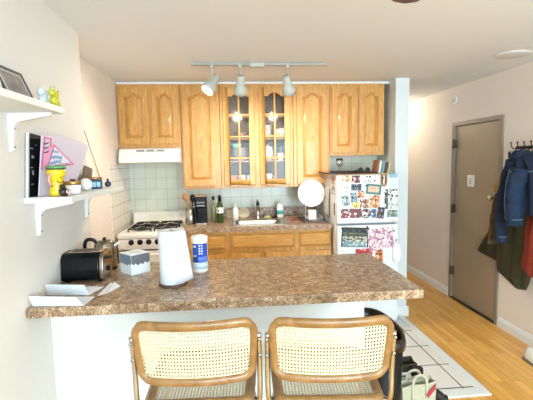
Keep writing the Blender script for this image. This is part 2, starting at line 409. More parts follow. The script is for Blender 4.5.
def cabinet(label, x0, x1, z0, z1, doors, glass=False, yb=YB-.008, yf=YU, group=None, name='wall_cabinet', cat='cabinet'):
    t = thing(name, label, cat, ((x0+x1)/2, yb, z0), group)
    b_ = MB(); s = .016
    b_.box(x0+.001, x0+s, yf+.018, yb, z0, z1); b_.box(x1-s, x1-.001, yf+.018, yb, z0, z1); b_.box(x0+s, x1-s, yf+.018, yb, z0+.02, z0+.036); b_.box(x0+s, x1-s, yf+.018, yb, z1-s, z1)
    b_.build('carcass', oak, t)
    MB().box(x0+s, x1-s, yb-.008, yb, z0+.036, z1-s).build('back_panel', plain('grey_brown_veneer', '94826F', rough=.6, var=.1, bscale=12), t)
    ff = MB(); xs = [x0+.001] + [v for d in doors for v in d] + [x1-.001]
    for i in range(0, len(xs), 2): ff.box(xs[i], xs[i+1]+(0.012 if i < len(xs)-2 else 0), yf, yf+.018, z0, z1) if i == 0 else ff.box(xs[i]-.012, xs[i+1]+(.012 if i < len(xs)-2 else 0), yf, yf+.018, z0, z1)
    for (a, c) in doors: ff.box(a+.012, c-.012, yf, yf+.018, z0, z0+.05); ff.box(a+.012, c-.012, yf, yf+.018, z1-.05, z1)
    ff.build('face_frame', oak, t, bevel=.002)
    for (a, c) in doors: cab_door(t, a, c, z0+.03, z1-.032, yf-.021, glass=glass)
    return t
cabinet('short double-door oak wall cabinet above the range hood', -1.018, -.446, 1.705, ZT, [(-.998, -.735), (-.708, -.463)])
cabinet('tall oak wall cabinet with single arched door right of the range hood', -.444, -.083, ZB, ZT, [(-.426, -.117)])
gc = cabinet('tall oak wall cabinet with two glass mullioned doors full of dishes', -.081, .617, ZB, ZT, [(-.05, .247), (.292, .586)], glass=True)
sh = [ZB+.04+.215*i for i in range(1, 4)]
for z in sh: MB().box(-.064, .60, YU+.03, YB-.018, z-.008, z+.008).build('shelf', oak_l, gc)
cabinet('tall oak wall cabinet with single arched door beside the dish rack', .619, .976, ZB, ZT, [(.653, .95)])
cabinet('double-door oak wall cabinet above the refrigerator', .978, 1.522, 1.595, ZT, [(.995, 1.236), (1.262, 1.503)])

# range hood
t = thing('range_hood', 'white metal range hood with three grey vent slots under the cabinets', 'range hood', (-.69, YB-.008, 1.56))
x0, x1 = -.99, -.446
h = MB().prism([(x0, YB-.008, 1.555), (x0, YB-.008, 1.703), (x0, 3.80, 1.703), (x0, 3.73, 1.685), (x0, 3.70, 1.60), (x0, 3.70, 1.565), (x0, 3.73, 1.555)], (x1-x0, 0, 0))
h.build('canopy', enamel, t, bevel=.003)
for q in range(3):
    xx = -.835+q*.088
    MB().prism([(xx, 3.7265, 1.678), (xx+.072, 3.7265, 1.678), (xx+.072, 3.7205, 1.661), (xx, 3.7205, 1.661)], (0, -.002, 0)).build('vent_slot', plain('vent_grey', '8F8C8A'), t)

# ------------------------------------------------------------------ base cabinets, counter, sink
def drawer_front(parent, name, x0, x1, z0, z1, y):
    f = MB(); r = .02
    vs = [(x0, y, z0), (x1, y, z0), (x1, y, z1), (x0, y, z1), (x0+r, y-.012, z0+r), (x1-r, y-.012, z0+r), (x1-r, y-.012, z1-r), (x0+r, y-.012, z1-r)]
    f.box(x0, x1, y, y+.012, z0, z1); f.add(vs, [(0, 1, 5, 4), (1, 2, 6, 5), (2, 3, 7, 6), (3, 0, 4, 7), (4, 5, 6, 7)])
    return f.build(name, oak_l, parent)
def base_unit(label, x0, x1, drawers, doors):
    y = 3.555; t = thing('base_cabinet', label, 'cabinet', ((x0+x1)/2, 3.85, 0))
    b_ = MB(); b_.box(x0, x1, y, YB-.008, .1, .70); b_.box(x0, x0+.016, y+.018, YB-.008, .7, CB-.001); b_.box(x1-.016, x1, y+.018, YB-.008, .7, CB-.001)
    b_.box(x0, x1, y, y+.018, .70, CB-.001); b_.box(x0, x1, y+.05, YB-.05, .0, .1); b_.build('carcass', oak, t)
    for (a, c) in drawers: drawer_front(t, 'drawer', a, c, .775, .905, y-.013)
    for (a, c) in doors: cab_door(t, a, c, .13, .735, y-.022, arch=False, mat=oak)
    return t
base_unit('narrow oak base cabinet with a drawer beside the stove', -.424, -.028, [(-.40, -.055)], [(-.40, -.055)])
base_unit('wide oak base cabinet under the sink', -.027, .592, [(-.005, .57)], [(-.005, .26), (.305, .57)])
base_unit('oak base cabinet with drawer beside the refrigerator', .593, .912, [(.615, .905)], [(.615, .905)])
SX0, SX1, SY0, SY1 = .03, .475, 3.60, 3.90
c = MB(); c.box(-.425, SX0, YCF, YB-.008, CB, CT); c.box(SX1, .914, YCF, YB-.008, CB, CT); c.box(SX0, SX1, YCF, SY0, CB, CT); c.box(SX0, SX1, SY1, YB-.008, CB, CT)
cto = thing('kitchen_worktop', 'brown speckled laminate worktop around the sink along the tiled wall', 'worktop', (.25, 3.85, CB))
c.build('slab', gran, cto, bevel=.0)
solo('backsplash', MB().box(-.20, .914, YB-.03, YB-.0085, CT+.0005, CT+.095), gran, 'low brown speckled backsplash strip behind the sink', 'backsplash', bevel=.004)
t = thing('kitchen_sink', 'stainless steel drop-in sink in the speckled worktop', 'sink', (.25, 3.75, .80))
s = MB(); ox0, ox1, oy0, oy1 = .005, .50, 3.565, 3.935; e = .012
def ringz(x0, x1, y0, y1, z, r):
    out = []
    for cx, cy, a in ((x1-r, y1-r, 0), (x0+r, y1-r, 90), (x0+r, y0+r, 180), (x1-r, y0+r, 270)):
        for q in range(5):
            an = math.radians(a+q*22.5); out.append((cx+r*math.cos(an), cy+r*math.sin(an), z))
    return out
rs = [ringz(ox0, ox1, oy0, oy1, CT+.0006, .03), ringz(ox0+.004, ox1-.004, oy0+.004, oy1-.004, CT+.005, .03), ringz(SX0+e, SX1-e, SY0+e, SY1-e, CT+.004, .04), ringz(SX0+e+.006, SX1-e-.006, SY0+e+.006, SY1-e-.006, CT-.02, .04), ringz(SX0+.03, SX1-.03, SY0+.03, SY1-.03, .80, .05), ringz(.20, .30, 3.70, 3.80, .795, .03)]
n = len(rs[0]); vs = [v for r in rs for v in r]; fs = [(a*n+i, a*n+(i+1) % n, (a+1)*n+(i+1) % n, (a+1)*n+i) for a in range(len(rs)-1) for i in range(n)]
fs.append([(len(rs)-1)*n+i for i in range(n)]); s.add(vs, fs, True); s.build('basin', steel, t, solid=.001)
MB().lathe([(.035, 0), (.035, .003), (.02, .004), (0, .002)], (.25, 3.75, .797), 20).build('drain', chrome, t)
t = thing('faucet', 'dark chrome single-lever faucet behind the sink', 'faucet', (.27, 3.985, CT))
f = MB(); f.lathe([(.028, 0), (.028, .008), (.018, .014), (.016, .09), (.02, .10), (.02, .125), (.0, .13)], (.27, 3.985, CT), 16)
f.build('column', chrome, t)
MB().tube(smooth_path([(.27, 3.975, CT+.095), (.268, 3.93, CT+.135), (.262, 3.86, CT+.13), (.26, 3.82, CT+.10)], 2), .011, 10).build('spout', chrome, t)
f = MB().lathe([(.014, 0), (.018, .02), (.012, .045), (0, .048)], (.27, 3.985, CT+.128), 12); f.tube([(.27, 3.99, CT+.155), (.265, 4.02, CT+.19)], .006, 8); f.build('lever', black, t)

# ------------------------------------------------------------------ stove
def stove():
    x0, x1, yf, yb = -.985, -.432, 3.53, 4.172; t = thing('gas_stove', 'white four-burner gas stove with black knobs against the tiled corner', 'stove', ((x0+x1)/2, 3.85, 0))
    b_ = MB().box(x0, x1, yf+.03, yb, .03, .90); b_.box(x0+.02, x1-.02, yf+.06, yb-.03, 0, .03); b_.build('body', enamel, t, bevel=.004)
    MB().prism([(x0-.003, yf-.005, .905), (x0-.003, yf-.008, .935), (x0-.003, yf+.012, .948), (x0-.003, yb, .948), (x0-.003, yb, .901), (x0-.003, yf+.02, .901)], (x1-x0+.006, 0, 0)).build('cooktop', enamel, t, bevel=.003)
    MB().prism([(x0, yf+.03, .9), (x0, yf-.002, .9), (x0, yf-.012, .84), (x0, yf, .805), (x0, yf+.03, .805)], (x1-x0, 0, 0)).build('control_panel', enamel, t, bevel=.003)
    bg_ = MB().prism([(x0+.0, yb-.075, .949), (x0, yb-.055, 1.055), (x0, yb-.04, 1.065), (x0, yb, 1.065), (x0, yb, .949)], (x1-x0, 0, 0)); bg_.build('backguard', enamel, t, bevel=.005)
    MB().prism([(-.83, yb-.0745, .965), (-.58, yb-.0745, .965), (-.58, yb-.0575, 1.045), (-.83, yb-.0575, 1.045)], (0, -.001, 0)).build('badge_strip', plain('cream_strip', 'EAE4CF'), t)
    d = MB().box(x0+.004, x1-.004, yf-.008, yf+.029, .26, .793); dd = d.build('oven_door', enamel, t, bevel=.006)
    MB().box(x0+.09, x1-.09, yf-.010, yf-.007, .38, .66).build('oven_window', plain('oven_glass', '15130F', rough=.1), dd)
    hd = MB().tube([(x0+.06, yf-.045, .765), (x1-.06, yf-.045, .765)], .012, 10); hd.box(x0+.07, x0+.09, yf-.045, yf-.007, .757, .773); hd.box(x1-.09, x1-.07, yf-.045, yf-.007, .757, .773); hd.build('handle', enamel, dd)
    MB().box(x0+.002, x1-.002, yf+.004, yf+.03, .794, .804).build('vent_gap', blackm, t)
    dw = MB().box(x0+.004, x1-.004, yf-.004, yf+.029, .06, .25); dw.build('broiler_drawer', enamel, t, bevel=.006)
    for q in range(5):
        xx = -.872+q*.0745+(.0 if q < 3 else .0)
        kb = MB().lathe([(.024, 0), (.024, .006), (.019, .009), (.017, .026), (0, .027)], (xx, yf-.0085, .872), 18, axis=(0, -1, .12)); kb.box(xx-.003, xx+.003, yf-.042, yf-.03, .86, .885)
        kb.build('knob', black, t)
    for ix, cx in enumerate((x0+.168, x1-.158)):
        for iy, cy in enumerate((3.71, 3.93)):
            br = MB().lathe([(.06, 0), (.075, .003), (.078, .006)], (cx, cy, .948), 20); br.build('burner_bowl', steel, t)
            bb = MB().lathe([(.038, 0), (.038, .012), (.03, .018), (0, .019)], (cx, cy, .951), 18); bb.build('burner', blackm, t)
            g = MB(); z = .975; a = .098
            g.tube([(cx-a, cy-a, z), (cx+a, cy-a, z), (cx+a, cy+a, z), (cx-a, cy+a, z)], .0065, 6, closed=True)
            for dx, dy in ((1, 0), (-1, 0), (0, 1), (0, -1)): g.tube([(cx+dx*a, cy+dy*a, z), (cx+dx*.03, cy+dy*.03, z+.004)], .006, 6)
            for dx, dy in ((1, 1), (-1, 1), (1, -1), (-1, -1)): g.tube([(cx+dx*a, cy+dy*a, z), (cx+dx*(a+.001), cy+dy*(a+.001), .949)], .006, 6)
            g.build('grate', blackm, t)
    return t
stove()

# ------------------------------------------------------------------ peninsula
wt = solo('peninsula_worktop', MB().box(XN+.001, .839, 1.647, 2.356, CB, CT), gran, 'large brown speckled laminate breakfast bar top in the foreground', 'worktop', bevel=.004)
t = thing('peninsula_cabinet', 'white painted panel and cabinets holding up the breakfast bar', 'peninsula', (-.1, 2.0, 0))
MB().box(XN+.001, .64, 1.86, 1.90, 0, CB-.001).build('front_panel', white_panel, t)
MB().box(XN+.001, .50, 1.905, 2.30, .0, CB-.001).build('carcass', oak, t)
MB().box(XN+.001, .64, 1.845, 1.859, 0, .09).build('skirting', white_p, t, bevel=.003)

# ------------------------------------------------------------------ refrigerator
FX0, FX1, FY = .925, 1.487, 3.40
t = thing('refrigerator', 'white top-freezer refrigerator covered with photos and magnets', 'refrigerator', (1.2, 3.7, 0))
MB().box(FX0, FX1, FY+.065, 4.08, .03, 1.415).build('cabinet_body', fridge_w, t, bevel=.006)
MB().box(FX0+.03, FX1-.03, FY+.08, 4.05, 0, .03).build('base_grille', blackm, t)
MB().box(FX0+.001, FX1-.001, FY, FY+.06, .99, 1.418).build('freezer_door', fridge_w, t, bevel=.014, segs=3)
MB().box(FX0+.001, FX1-.001, FY, FY+.06, .09, .975).build('fridge_door', fridge_w, t, bevel=.014, segs=3)
MB().box(FX0+.01, FX1-.01, FY+.06, FY+.066, .09, 1.41).build('door_gasket', plain('gasket_grey', '9BA5A6'), t)
MB().box(FX1-.075, FX1-.02, FY-.001, FY+.0, 1.0, 1.008).build('name_plate', steel, t)

# project a pixel of the photograph's measured layout onto the fridge front (used once for the flat prints)
CAMO = Vector((0, 0, 1.5527))
def at(x, y, ax, val):
    d = F_ + Rv*((x-266.5)/399.5631) - Uv*((y-200)/399.5631); i = 'XYZ'.index(ax)
    return CAMO + d*((val-CAMO[i])/d[i])
cards = [
 ('photo_print', 342, 175.5, 351, 182, 0, ['D8BE96', 'F2EBDD', '7A5A3C', 'C69A66'], 'tan snapshot with a white margin in the top left of the freezer door', 'photo'),
 ('photo_print', 351.6, 175.5, 360, 183, 0, ['7C2F38', 'F1ECE6', '3C2A2C', '8E5148'], 'maroon and white snapshot second from left in the freezer door top row', 'photo'),
 ('greeting_card', 362.5, 176, 376, 183, 2, ['F4F3EF', 'F4F3EF', '17181A', 'DDE0DE'], 'white card with small black figures near the freezer top', 'card'),
 ('postcard', 351.5, 184.3, 361.3, 190.3, 0, ['27374A', '33485C', 'A9B6BC', '1F2B38'], 'dark navy postcard below the maroon snapshot on the freezer', 'postcard'),
 ('greeting_card', 366.5, 184.5, 381, 194, -6, None, 'teal framed card with a peach centre tilted on the freezer door', 'card'),
 ('note_card', 343.5, 187, 350, 193.5, 0, ['E9EED9', 'F4F2E8', 'A28C5C', 'EEF0E4'], 'small pale green note left of the navy postcard', 'note'),
 ('photo_print', 341.8, 195.5, 349.5, 206, 14, ['8FA5A8', 'C9D3D2', '56676B', 'B4C0BF'], 'grey-blue tilted photo near the left edge of the freezer door', 'photo'),
 ('photo_print', 350.5, 192.5, 357, 202, 10, ['7F9BA6', '2E3E4A', 'B8C8CC', '566B78'], 'blue photo of dark figures just left of the rainbow card', 'photo'),
 ('greeting_card', 357.3, 190.8, 364.8, 198, 0, ['E8B23A', 'D4557C', '7B4AA0', 'F2E4D2'], 'rainbow coloured small card in the middle of the freezer door', 'card'),
 ('photo_print', 369.5, 195, 379.8, 208, 0, ['D98A4A', 'F0C493', '8A3D22', 'EAD9C4'], 'orange toned photo of people below the teal card', 'photo'),
 ('photo_print', 351.5, 201.8, 359, 208, 0, ['E8C93A', 'F5EFD8', '3A3226', 'E9D25E'], 'yellow snapshot above the red photo strip', 'photo'),
 ('photo_print', 359.6, 199.3, 369, 208.3, 0, ['B48E72', 'EADFD2', '4A3A34', 'B23A34'], 'brown and red snapshot between yellow and orange photos', 'photo'),
 ('photo_strip', 341.3, 209, 361, 217.8, 0, ['8C3038', 'E9E4DE', '3F5A5E', 'A9555A'], 'long dark red strip of three photos low on the freezer door', 'photo'),
 ('photo_print', 369.8, 209, 376.5, 217.8, 0, ['4F8FB5', 'C7DDE4', '7E2E30', '2F5C80'], 'blue photo with red edge right of the round badge', 'photo'),
 ('photo_print', 377, 207, 384.3, 218.5, -8, ['2B2D38', '7D3443', '8E97A6', '1C1D24'], 'dark photo of a standing figure low on the freezer door', 'photo'),
 ('photo_strip', 384.6, 190, 388, 208.5, 0, ['2C322E', 'D8DAD4', '6D756E', '181C1A'], 'narrow black and white film strip standing upright on the freezer', 'photo'),
 ('newspaper_clipping', 388.6, 189, 397.6, 199.6, 0, ['EDEFEC', '17191A', 'EDEFEC', 'A4AAA8'], 'white clipping with bold black blocks at the freezer door edge', 'clipping'),
 ('newspaper_clipping', 388.6, 200.2, 397.6, 208.6, 0, ['D7DCDA', '9AA4A4', 'E8EAE8', 'B9C1C0'], 'pale grey clipping under the black-block one', 'clipping'),
 ('photo_print', 386.8, 210, 397.6, 217, 0, ['6E8478', 'A9B8AE', '2F3C36', '8C9C92'], 'green-grey landscape photo in the lower right of the freezer door', 'photo'),
 ('poster_print', 342, 228, 368.3, 246.6, -3.5, None, 'large dark teal group photo on the lower fridge door', 'photo'),
 ('childs_drawing', 368.6, 228.5, 393, 248.5, 5, ['F0DBDF', 'F3E6EA', 'D58FB0', 'E6C7CF', 'A07890'], 'pink patterned sheet beside the large dark group photo', 'drawing'),
 ('greeting_card', 355, 248.5, 373.5, 256, 1, ['B3283A', 'C03A48', 'E8B9B4', '9C1E2E'], 'red card partly hidden behind the breakfast bar edge', 'card'),
 ('photo_print', 375.2, 249.5, 383, 262, 3, ['C9682C', 'E9C49C', '3C2418', 'D98A44'], 'orange and brown photo at the bottom right of the prints', 'photo'),
]
cgroup = 'photos and cards stuck on the refrigerator'
for i, (nm, xa, ya, xb, yb_, rot, cols, lab, cat) in enumerate(cards):
    cc = at((xa+xb)/2, (ya+yb_)/2, 'Y', FY-.0015); w_, h_ = (xb-xa)*.0094, (yb_-ya)*.0094
    def rect(wx, wz, d0, d1, dx=0, dz=0):
        a = math.radians(rot); P = []
        for u, v in ((-1, -1), (1, -1), (1, 1), (-1, 1)):
            px, pz = u*wx/2+dx, v*wz/2+dz; P.append((cc.x+px*math.cos(a)-pz*math.sin(a), FY-d0, cc.z+px*math.sin(a)+pz*math.cos(a)))
        return MB().prism(P, (0, -(d1-d0), 0))
    t = thing(nm, lab, cat, (cc.x, FY-.0005, cc.z-h_/2), cgroup)
    lay = .0004 + .0005*(i % 3)
    if nm == 'poster_print':
        rect(w_, h_, lay, lay+.0008).build('print', patch('group_photo', ['1F2B2C', '24312F', '3F5452', '172021'], 60), t)
        rect(w_*.9, h_*.22, lay+.0008, lay+.0012, 0, -h_*.36).build('water_band', patch('group_water', ['7FA3AC', '94B4BA', 'D9E6E8', '6C949F'], 50), t)
        rect(w_*.9, h_*.3, lay+.0008, lay+.0012, 0, -h_*.1).build('crowd', patch('group_crowd', ['D6DAD4', '1D2625', '8CA09E', '32403F', 'C2B79A'], 90), t)
        rect(w_*.9, h_*.14, lay+.0008, lay+.0012, 0, h_*.17).build('treeline', patch('group_tree', ['5C6650', '6F7D5C', '454E3E', '58664C'], 40), t)
    elif cols is None:
        rect(w_, h_, lay, lay+.0008).build('border', plain('teal_card', '3E7F7A', rough=.5), t)
        rect(w_*.74, h_*.62, lay+.0008, lay+.0012).build('centre', patch('peach_centre', ['D9B79B', 'E2C4A9', 'C08E7A', 'E8D2B8'], 80), t)
    else:
        if nm in ('photo_print', 'greeting_card'):
            rect(w_, h_, lay, lay+.0006).build('paper', paper, t)
            rect(w_*.93, h_*.93, lay+.0006, lay+.001).build('picture', patch('print_%02d' % i, cols, 70 if h_ < .09 else 55), t)
        else: rect(w_, h_, lay, lay+.0008).build('paper', patch('print_%02d' % i, cols, 75), t)
# calendar, bookmark, round badge
cc = at(393.2, 181, 'Y', FY)
t = thing('wall_calendar', 'white calendar sheet with blue header in the top right of the freezer door', 'calendar', (cc.x, FY, cc.z-.07), cgroup)
MB().box(cc.x-.038, cc.x+.038, FY-.0025, FY-.001, cc.z-.068, cc.z+.065).build('sheet', plain('calendar_paper', 'DDE6E6', rough=.8), t)
MB().box(cc.x-.038, cc.x+.038, FY-.0032, FY-.0025, cc.z+.03, cc.z+.065).build('header', plain('calendar_blue', '8DB8CF'), t)
g = MB()
for q in range(6): g.box(cc.x-.034, cc.x+.034, FY-.0029, FY-.0025, cc.z-.06+q*.015, cc.z-.059+q*.015)
for q in range(6): g.box(cc.x-.034+q*.0134, cc.x-.0332+q*.0134, FY-.0029, FY-.0025, cc.z-.06, cc.z+.02)
g.build('grid_lines', plain('line_grey', 'A9B3B3'), t)
cc = at(383.8, 180, 'Y', FY)
P = [(-.034, .06), (.034, .06), (.034, -.02)] + [(.034*math.cos(q*PI/8), -.02-.042*math.sin(q*PI/8)) for q in range(1, 8)] + [(-.034, -.02)]
t = thing('pennant', 'brown and gold pennant with a rounded lower end on the freezer door', 'pennant', (cc.x, FY, cc.z-.06), cgroup)
MB().prism([(cc.x+a, FY-.0005, cc.z+c) for a, c in P], (0, -.001, 0)).build('border', plain('tan_gold', 'C89C62'), t)
MB().prism([(cc.x+a*.7, FY-.0015, cc.z+c*.8) for a, c in P], (0, -.0006, 0)).build('field', plain('dark_brown_field', '4E3A2A'), t)
MB().prism([(cc.x+a*.28, FY-.0021, cc.z+c*.72) for a, c in P], (0, -.0006, 0)).build('centre_stripe', plain('grey_white_stripe', 'CFCBC2'), t)
cc = at(365.6, 213.6, 'Y', FY)
t = thing('round_badge', 'round white and black badge between the red strip and blue photo', 'badge', (cc.x, FY, cc.z-.04), cgroup)
MB().lathe([(.042, .0), (.042, .003), (0, .0035)], (cc.x, FY-.0005, cc.z), 24, axis=(0, -1, 0)).build('disc', plain('badge_dark', '27303A'), t)
MB().lathe([(.035, .0), (.035, .0008), (0, .001)], (cc.x, FY-.0038, cc.z), 24, axis=(0, -1, 0)).build('face', patch('badge_face', ['F2F1EC', 'F2F1EC', '22252A', 'B5483E'], 60), t)
# small black magnets
for j, (mx_, my_) in enumerate(((366, 185.5), (382.5, 178), (358.5, 196.8), (393, 190), (341.8, 228.5), (367, 226.8), (393.5, 230.5))):
    cc = at(mx_, my_, 'Y', FY)
    solo('fridge_magnet', MB().lathe([(.008, 0), (.008, .005), (0, .006)], (cc.x, FY-.0035, cc.z), 12, axis=(0, -1, 0)), black,
         ['small black round magnet beside the teal framed card', 'small black round magnet on the brown pennant edge', 'small black round magnet at the rainbow card corner', 'small black round magnet holding the bold clipping', 'small black magnet at the top left of the large group photo', 'small black magnet between group photo and pink sheet', 'small black magnet at the top right of the pink sheet'][j], 'magnet', 'black magnets on the fridge')
# things on the side of the fridge
def sidecard(nm, y0, y1, z0, z1, cols, lab, cat, th=.0012):
    return solo(nm, MB().box(FX0-.0008-th, FX0-.0008, y0, y1, z0, z1), patch('side_'+nm+str(int(z0*1000)), cols, 60), lab, cat, 'cards on the side of the refrigerator')
sidecard('greeting_card', 3.475, 3.60, 1.335, 1.405, ['E9DDD2', 'B9543E', 'F1E9E0', 'D08C74'], 'red and white card high on the left side of the fridge', 'card')
sidecard('recipe_card', 3.475, 3.59, 1.245, 1.32, ['F2EDE6', '2E2A28', 'F2EDE6', '6A5F58'], 'white card with black blocks below the red one on the fridge side', 'card')
sidecard('magnetic_strip', 3.475, 3.51, 1.06, 1.17, ['7A3A28', '8C4632', '5A2A1E', 'A06A50'], 'narrow brown magnetic strip low on the fridge side', 'magnet')
# grey cleaning cloth hanging on the fridge side, over the rack
def cloth_fn(u, v):
    y = 3.62+.16*u+.02*math.sin(v*3); z = 1.30-.27*v; return (FX0-.012-.006*math.sin(u*PI*4+v*2)-.006*v*v, y, z)
solo('dish_cloth', MB().grid(cloth_fn, 24, 14), plain('grey_cloth', 'CFC8BE', rough=.9, var=.08, bscale=60), 'pale grey dish cloth hanging on the fridge side above the rack', 'dish cloth', solid=.003)
# oven mitt hanging at the fridge's right edge
P = [(-.028, 0), (.028, 0), (.034, -.05), (.042, -.085), (.044, -.13), (.03, -.165), (0, -.175), (-.028, -.16), (-.036, -.11), (-.032, -.05)]
cc = at(399, 243, 'Y', 3.38)
mt_ = thing('oven_mitt', 'white quilted oven mitt hanging at the right edge of the fridge door', 'oven mitt', (cc.x, FY, cc.z-.18))
MB().prism([(cc.x-.02+a, FY-.0295, cc.z+c) for a, c in smooth_path([(a, c, 0) for a, c in P], 1, True) for c in [c]] if False else [(cc.x-.02+v.x, FY-.028, cc.z+v.y) for v in smooth_path([(a, c, 0) for a, c in P], 2, True)], (0, .026, 0)).build('mitt', plain('white_quilting', 'F1F1F0', rough=.9, bump=.8, bscale=55), mt_, bevel=.008, segs=3)
MB().tube([(cc.x-.02, FY-.012, cc.z-.002), (cc.x-.026, FY-.010, cc.z+.02), (cc.x-.014, FY-.010, cc.z+.02), (cc.x-.02, FY-.012, cc.z-.002)], .0018, 6).build('hanging_loop', paper, mt_)
solo('wall_hook', MB().lathe([(.010, 0), (.010, .006), (.004, .008), (.004, .018), (0, .019)], (cc.x-.02, FY-.0005, cc.z+.024), 12, axis=(0, -1, 0)), steel, 'small steel magnetic hook holding the white oven mitt', 'hook')
# on top of the fridge
TZ = 1.4185
t = thing('serving_tray', 'flat brown wooden tray with dark rim lying on the refrigerator', 'tray', (1.09, 3.72, TZ))
x0, x1, y0, y1 = .86, 1.30, 3.45, 3.95
MB().box(x0, x1, y0, y1, TZ, TZ+.008).build('tray_base', plain('tray_brown', 'B58A5C', rough=.5, var=.15, bscale=10), t)
f = MB(); f.box(x0, x1, y0, y0+.012, TZ+.008, TZ+.024); f.box(x0, x1, y1-.012, y1, TZ+.008, TZ+.024); f.box(x0, x0+.012, y0, y1, TZ+.008, TZ+.024); f.box(x1-.012, x1, y0, y1, TZ+.008, TZ+.024)
f.build('rim', plain('dark_rim', '3A2A22', rough=.5), t, bevel=.003)
t = thing('wine_glass', 'clear stemmed wine glass standing on the tray on the fridge', 'wine glass', (1.03, 3.70, TZ+.0085))
MB().lathe([(.032, 0), (.032, .002), (.005, .006), (.004, .055), (.010, .062), (.030, .085), (.034, .11), (.029, .14), (.0275, .14), (.032, .11), (.028, .087), (.008, .066), (0, .065)], (1.03, 3.70, TZ+.0085), 24).build('glass', glassm, t)
t = thing('sunglasses', 'black folded sunglasses on the tray beside the napkin holder', 'sunglasses', (1.22, 3.60, TZ+.0085))
f = MB(); 
for dx in (-.033, .033): f.lathe([(.028, -.003), (.028, .003)], (1.22+dx, 3.56, TZ+.036), 18, axis=(0, 1, 0), sy=.8)
f.box(1.213, 1.227, 3.557, 3.563, TZ+.04, TZ+.046); f.build('lenses', black, t)
for s_ in (-1, 1): MB().tube([(1.22+s_*.06, 3.56, TZ+.042), (1.22+s_*.06, 3.59, TZ+.042), (1.22+s_*.055, 3.68, TZ+.03), (1.22+s_*.05, 3.70, TZ+.0125)], .003, 6).build('temple', black, t)
# books leaning on top of the fridge
bkc = [('8C5A38', 'brown-spined thin book leaning first on top of the fridge'), ('E8E2D4', 'cream book second in the leaning row on the fridge'), ('6E8E96', 'grey-blue book third in the leaning row on the fridge'), ('4A3A2E', 'dark brown book fourth in the leaning row on the fridge'), ('C9A878', 'tan book last in the leaning row on the fridge')]
for i, (cl, lb) in enumerate(bkc):
    th = [.022, .018, .03, .02, .018][i]; xx = 1.325+[0, .027, .05, .086, .112][i]; hh = .125-.006*i; ln = math.radians(-9)
    t = thing('book', lb, 'book', (xx, 3.62, TZ), 'books leaning on the fridge')
    def B(a, c, y0, y1, z0, z1):
        P = [(a, z0), (c, z0), (c, z1), (a, z1)]
        return MB().prism([(xx+p*math.cos(ln)-(q)*math.sin(ln)*1, y0, TZ+.0035+q*math.cos(ln)+p*math.sin(ln)) for p, q in P], (0, y1-y0, 0))
    cv = B(0, .0015, 3.56, 3.66, 0, hh); cv.v += []; 
    c2 = B(th-.0015, th, 3.56, 3.66, 0, hh); c3 = B(0, th, 3.558, 3.56, 0, hh)
    for q in (c2, c3): cv.add(q.v, q.f)
    cv.build('cover', plain('book_cover_%d' % i, cl, rough=.55), t); B(.0018, th-.0018, 3.5605, 3.655, .003, hh-.003).build('pages', plain('book_pages', 'EFE6D2', rough=.9), t)

dishw = plain('grey_white_stoneware', 'D8D4CC', rough=.25, coat=.3)
# ------------------------------------------------------------------ dishes behind the glass doors
def lathe_thing(name, prof, x, y, z, mat, label, cat, group=None, n=20):
    return solo(name, MB().lathe(prof, (x, y, z), n), mat, label, cat, group)
cfl = ZB+.036
levels = [cfl] + [z+.008 for z in sh]
mugp = [(.0, .001), (.03, .001), (.036, .006), (.038, .085), (.0355, .085), (.033, .01), (0, .008)]
def mug(x, y, z, mat, label, s=1.0, group='mugs in the glass cabinet', ang=0.3):
    t = thing('mug', label, 'mug', (x, y, z), group)
    MB().lathe([(r*s, h*s) for r, h in mugp], (x, y, z), 20).build('cup', mat, t)
    c_, s_ = math.cos(ang), math.sin(ang)
    pts = [(x+c_*s*(.036+.024*math.sin(PI*q/8)), y+s_*s*(.036+.024*math.sin(PI*q/8)), z+s*(.07-.052*q/8)) for q in range(9)]
    MB().tube(pts, .0045*s, 8).build('handle', mat, t)
    return t
pk = plain('terracotta_glaze', 'C98B68', rough=.3)
mug(.035, 3.96, levels[0], pk, 'terracotta mug at the lower left of the glass cabinet', ang=3.0)
mug(.115, 3.93, levels[0], dishw, 'white mug right of the terracotta mug on the lowest glass cabinet shelf', ang=-1.5)
mug(.20, 3.92, levels[0], dishw, 'white mug in the right part of the left glass door, lowest shelf', ang=-.3)
mug(.22, 4.09, levels[0], plain('glass_grey', 'B9B4AC', rough=.2), 'pale grey tumbler mug behind the white mugs')
mug(.375, 3.94, levels[0], dishw, 'white mug behind the right glass door, lowest shelf', s=1.12)
lathe_thing('saucepan_lid', [(0, .0), (.05, 0), (.052, .006), (.03, .016), (.008, .02), (.008, .03), (.014, .036), (0, .04)], .485, 3.95, levels[0], steel, 'steel pan lid behind the right glass door, lowest shelf', 'pan lid')
# stacks of plates behind the left door
prof_plate = [(0, .0), (.045, 0), (.05, .003), (.082, .012), (.084, .014), (.08, .0145), (.048, .006), (0, .005)]
proto = None
lv = ['lowest', 'second', 'third', 'fourth', 'fifth', 'sixth', 'seventh', 'topmost']
for i in range(8):
    lab = lv[i] + ' plate of the white stack behind the left glass door'
    if proto is None: proto = lathe_thing('plate', prof_plate, .10, 3.98, levels[1], dishw, lab, 'plate', 'white plates stacked in the glass cabinet', 28); o = proto
    else: o = copy_tree(proto); o['label'] = lab
    o.location = (.10+.002*(i % 3), 3.98, levels[1]+.0152*i)
tealg = plain('teal_glaze', '8FC4AE', rough=.3)
lathe_thing('bowl', [(0, 0), (.03, 0), (.034, .004), (.06, .042), (.057, .042), (.03, .008), (0, .006)], .07, 3.96, levels[1]+.0152*8, tealg, 'pale teal bowl on top of the plate stack behind the left glass door', 'bowl', n=24)
proto = None
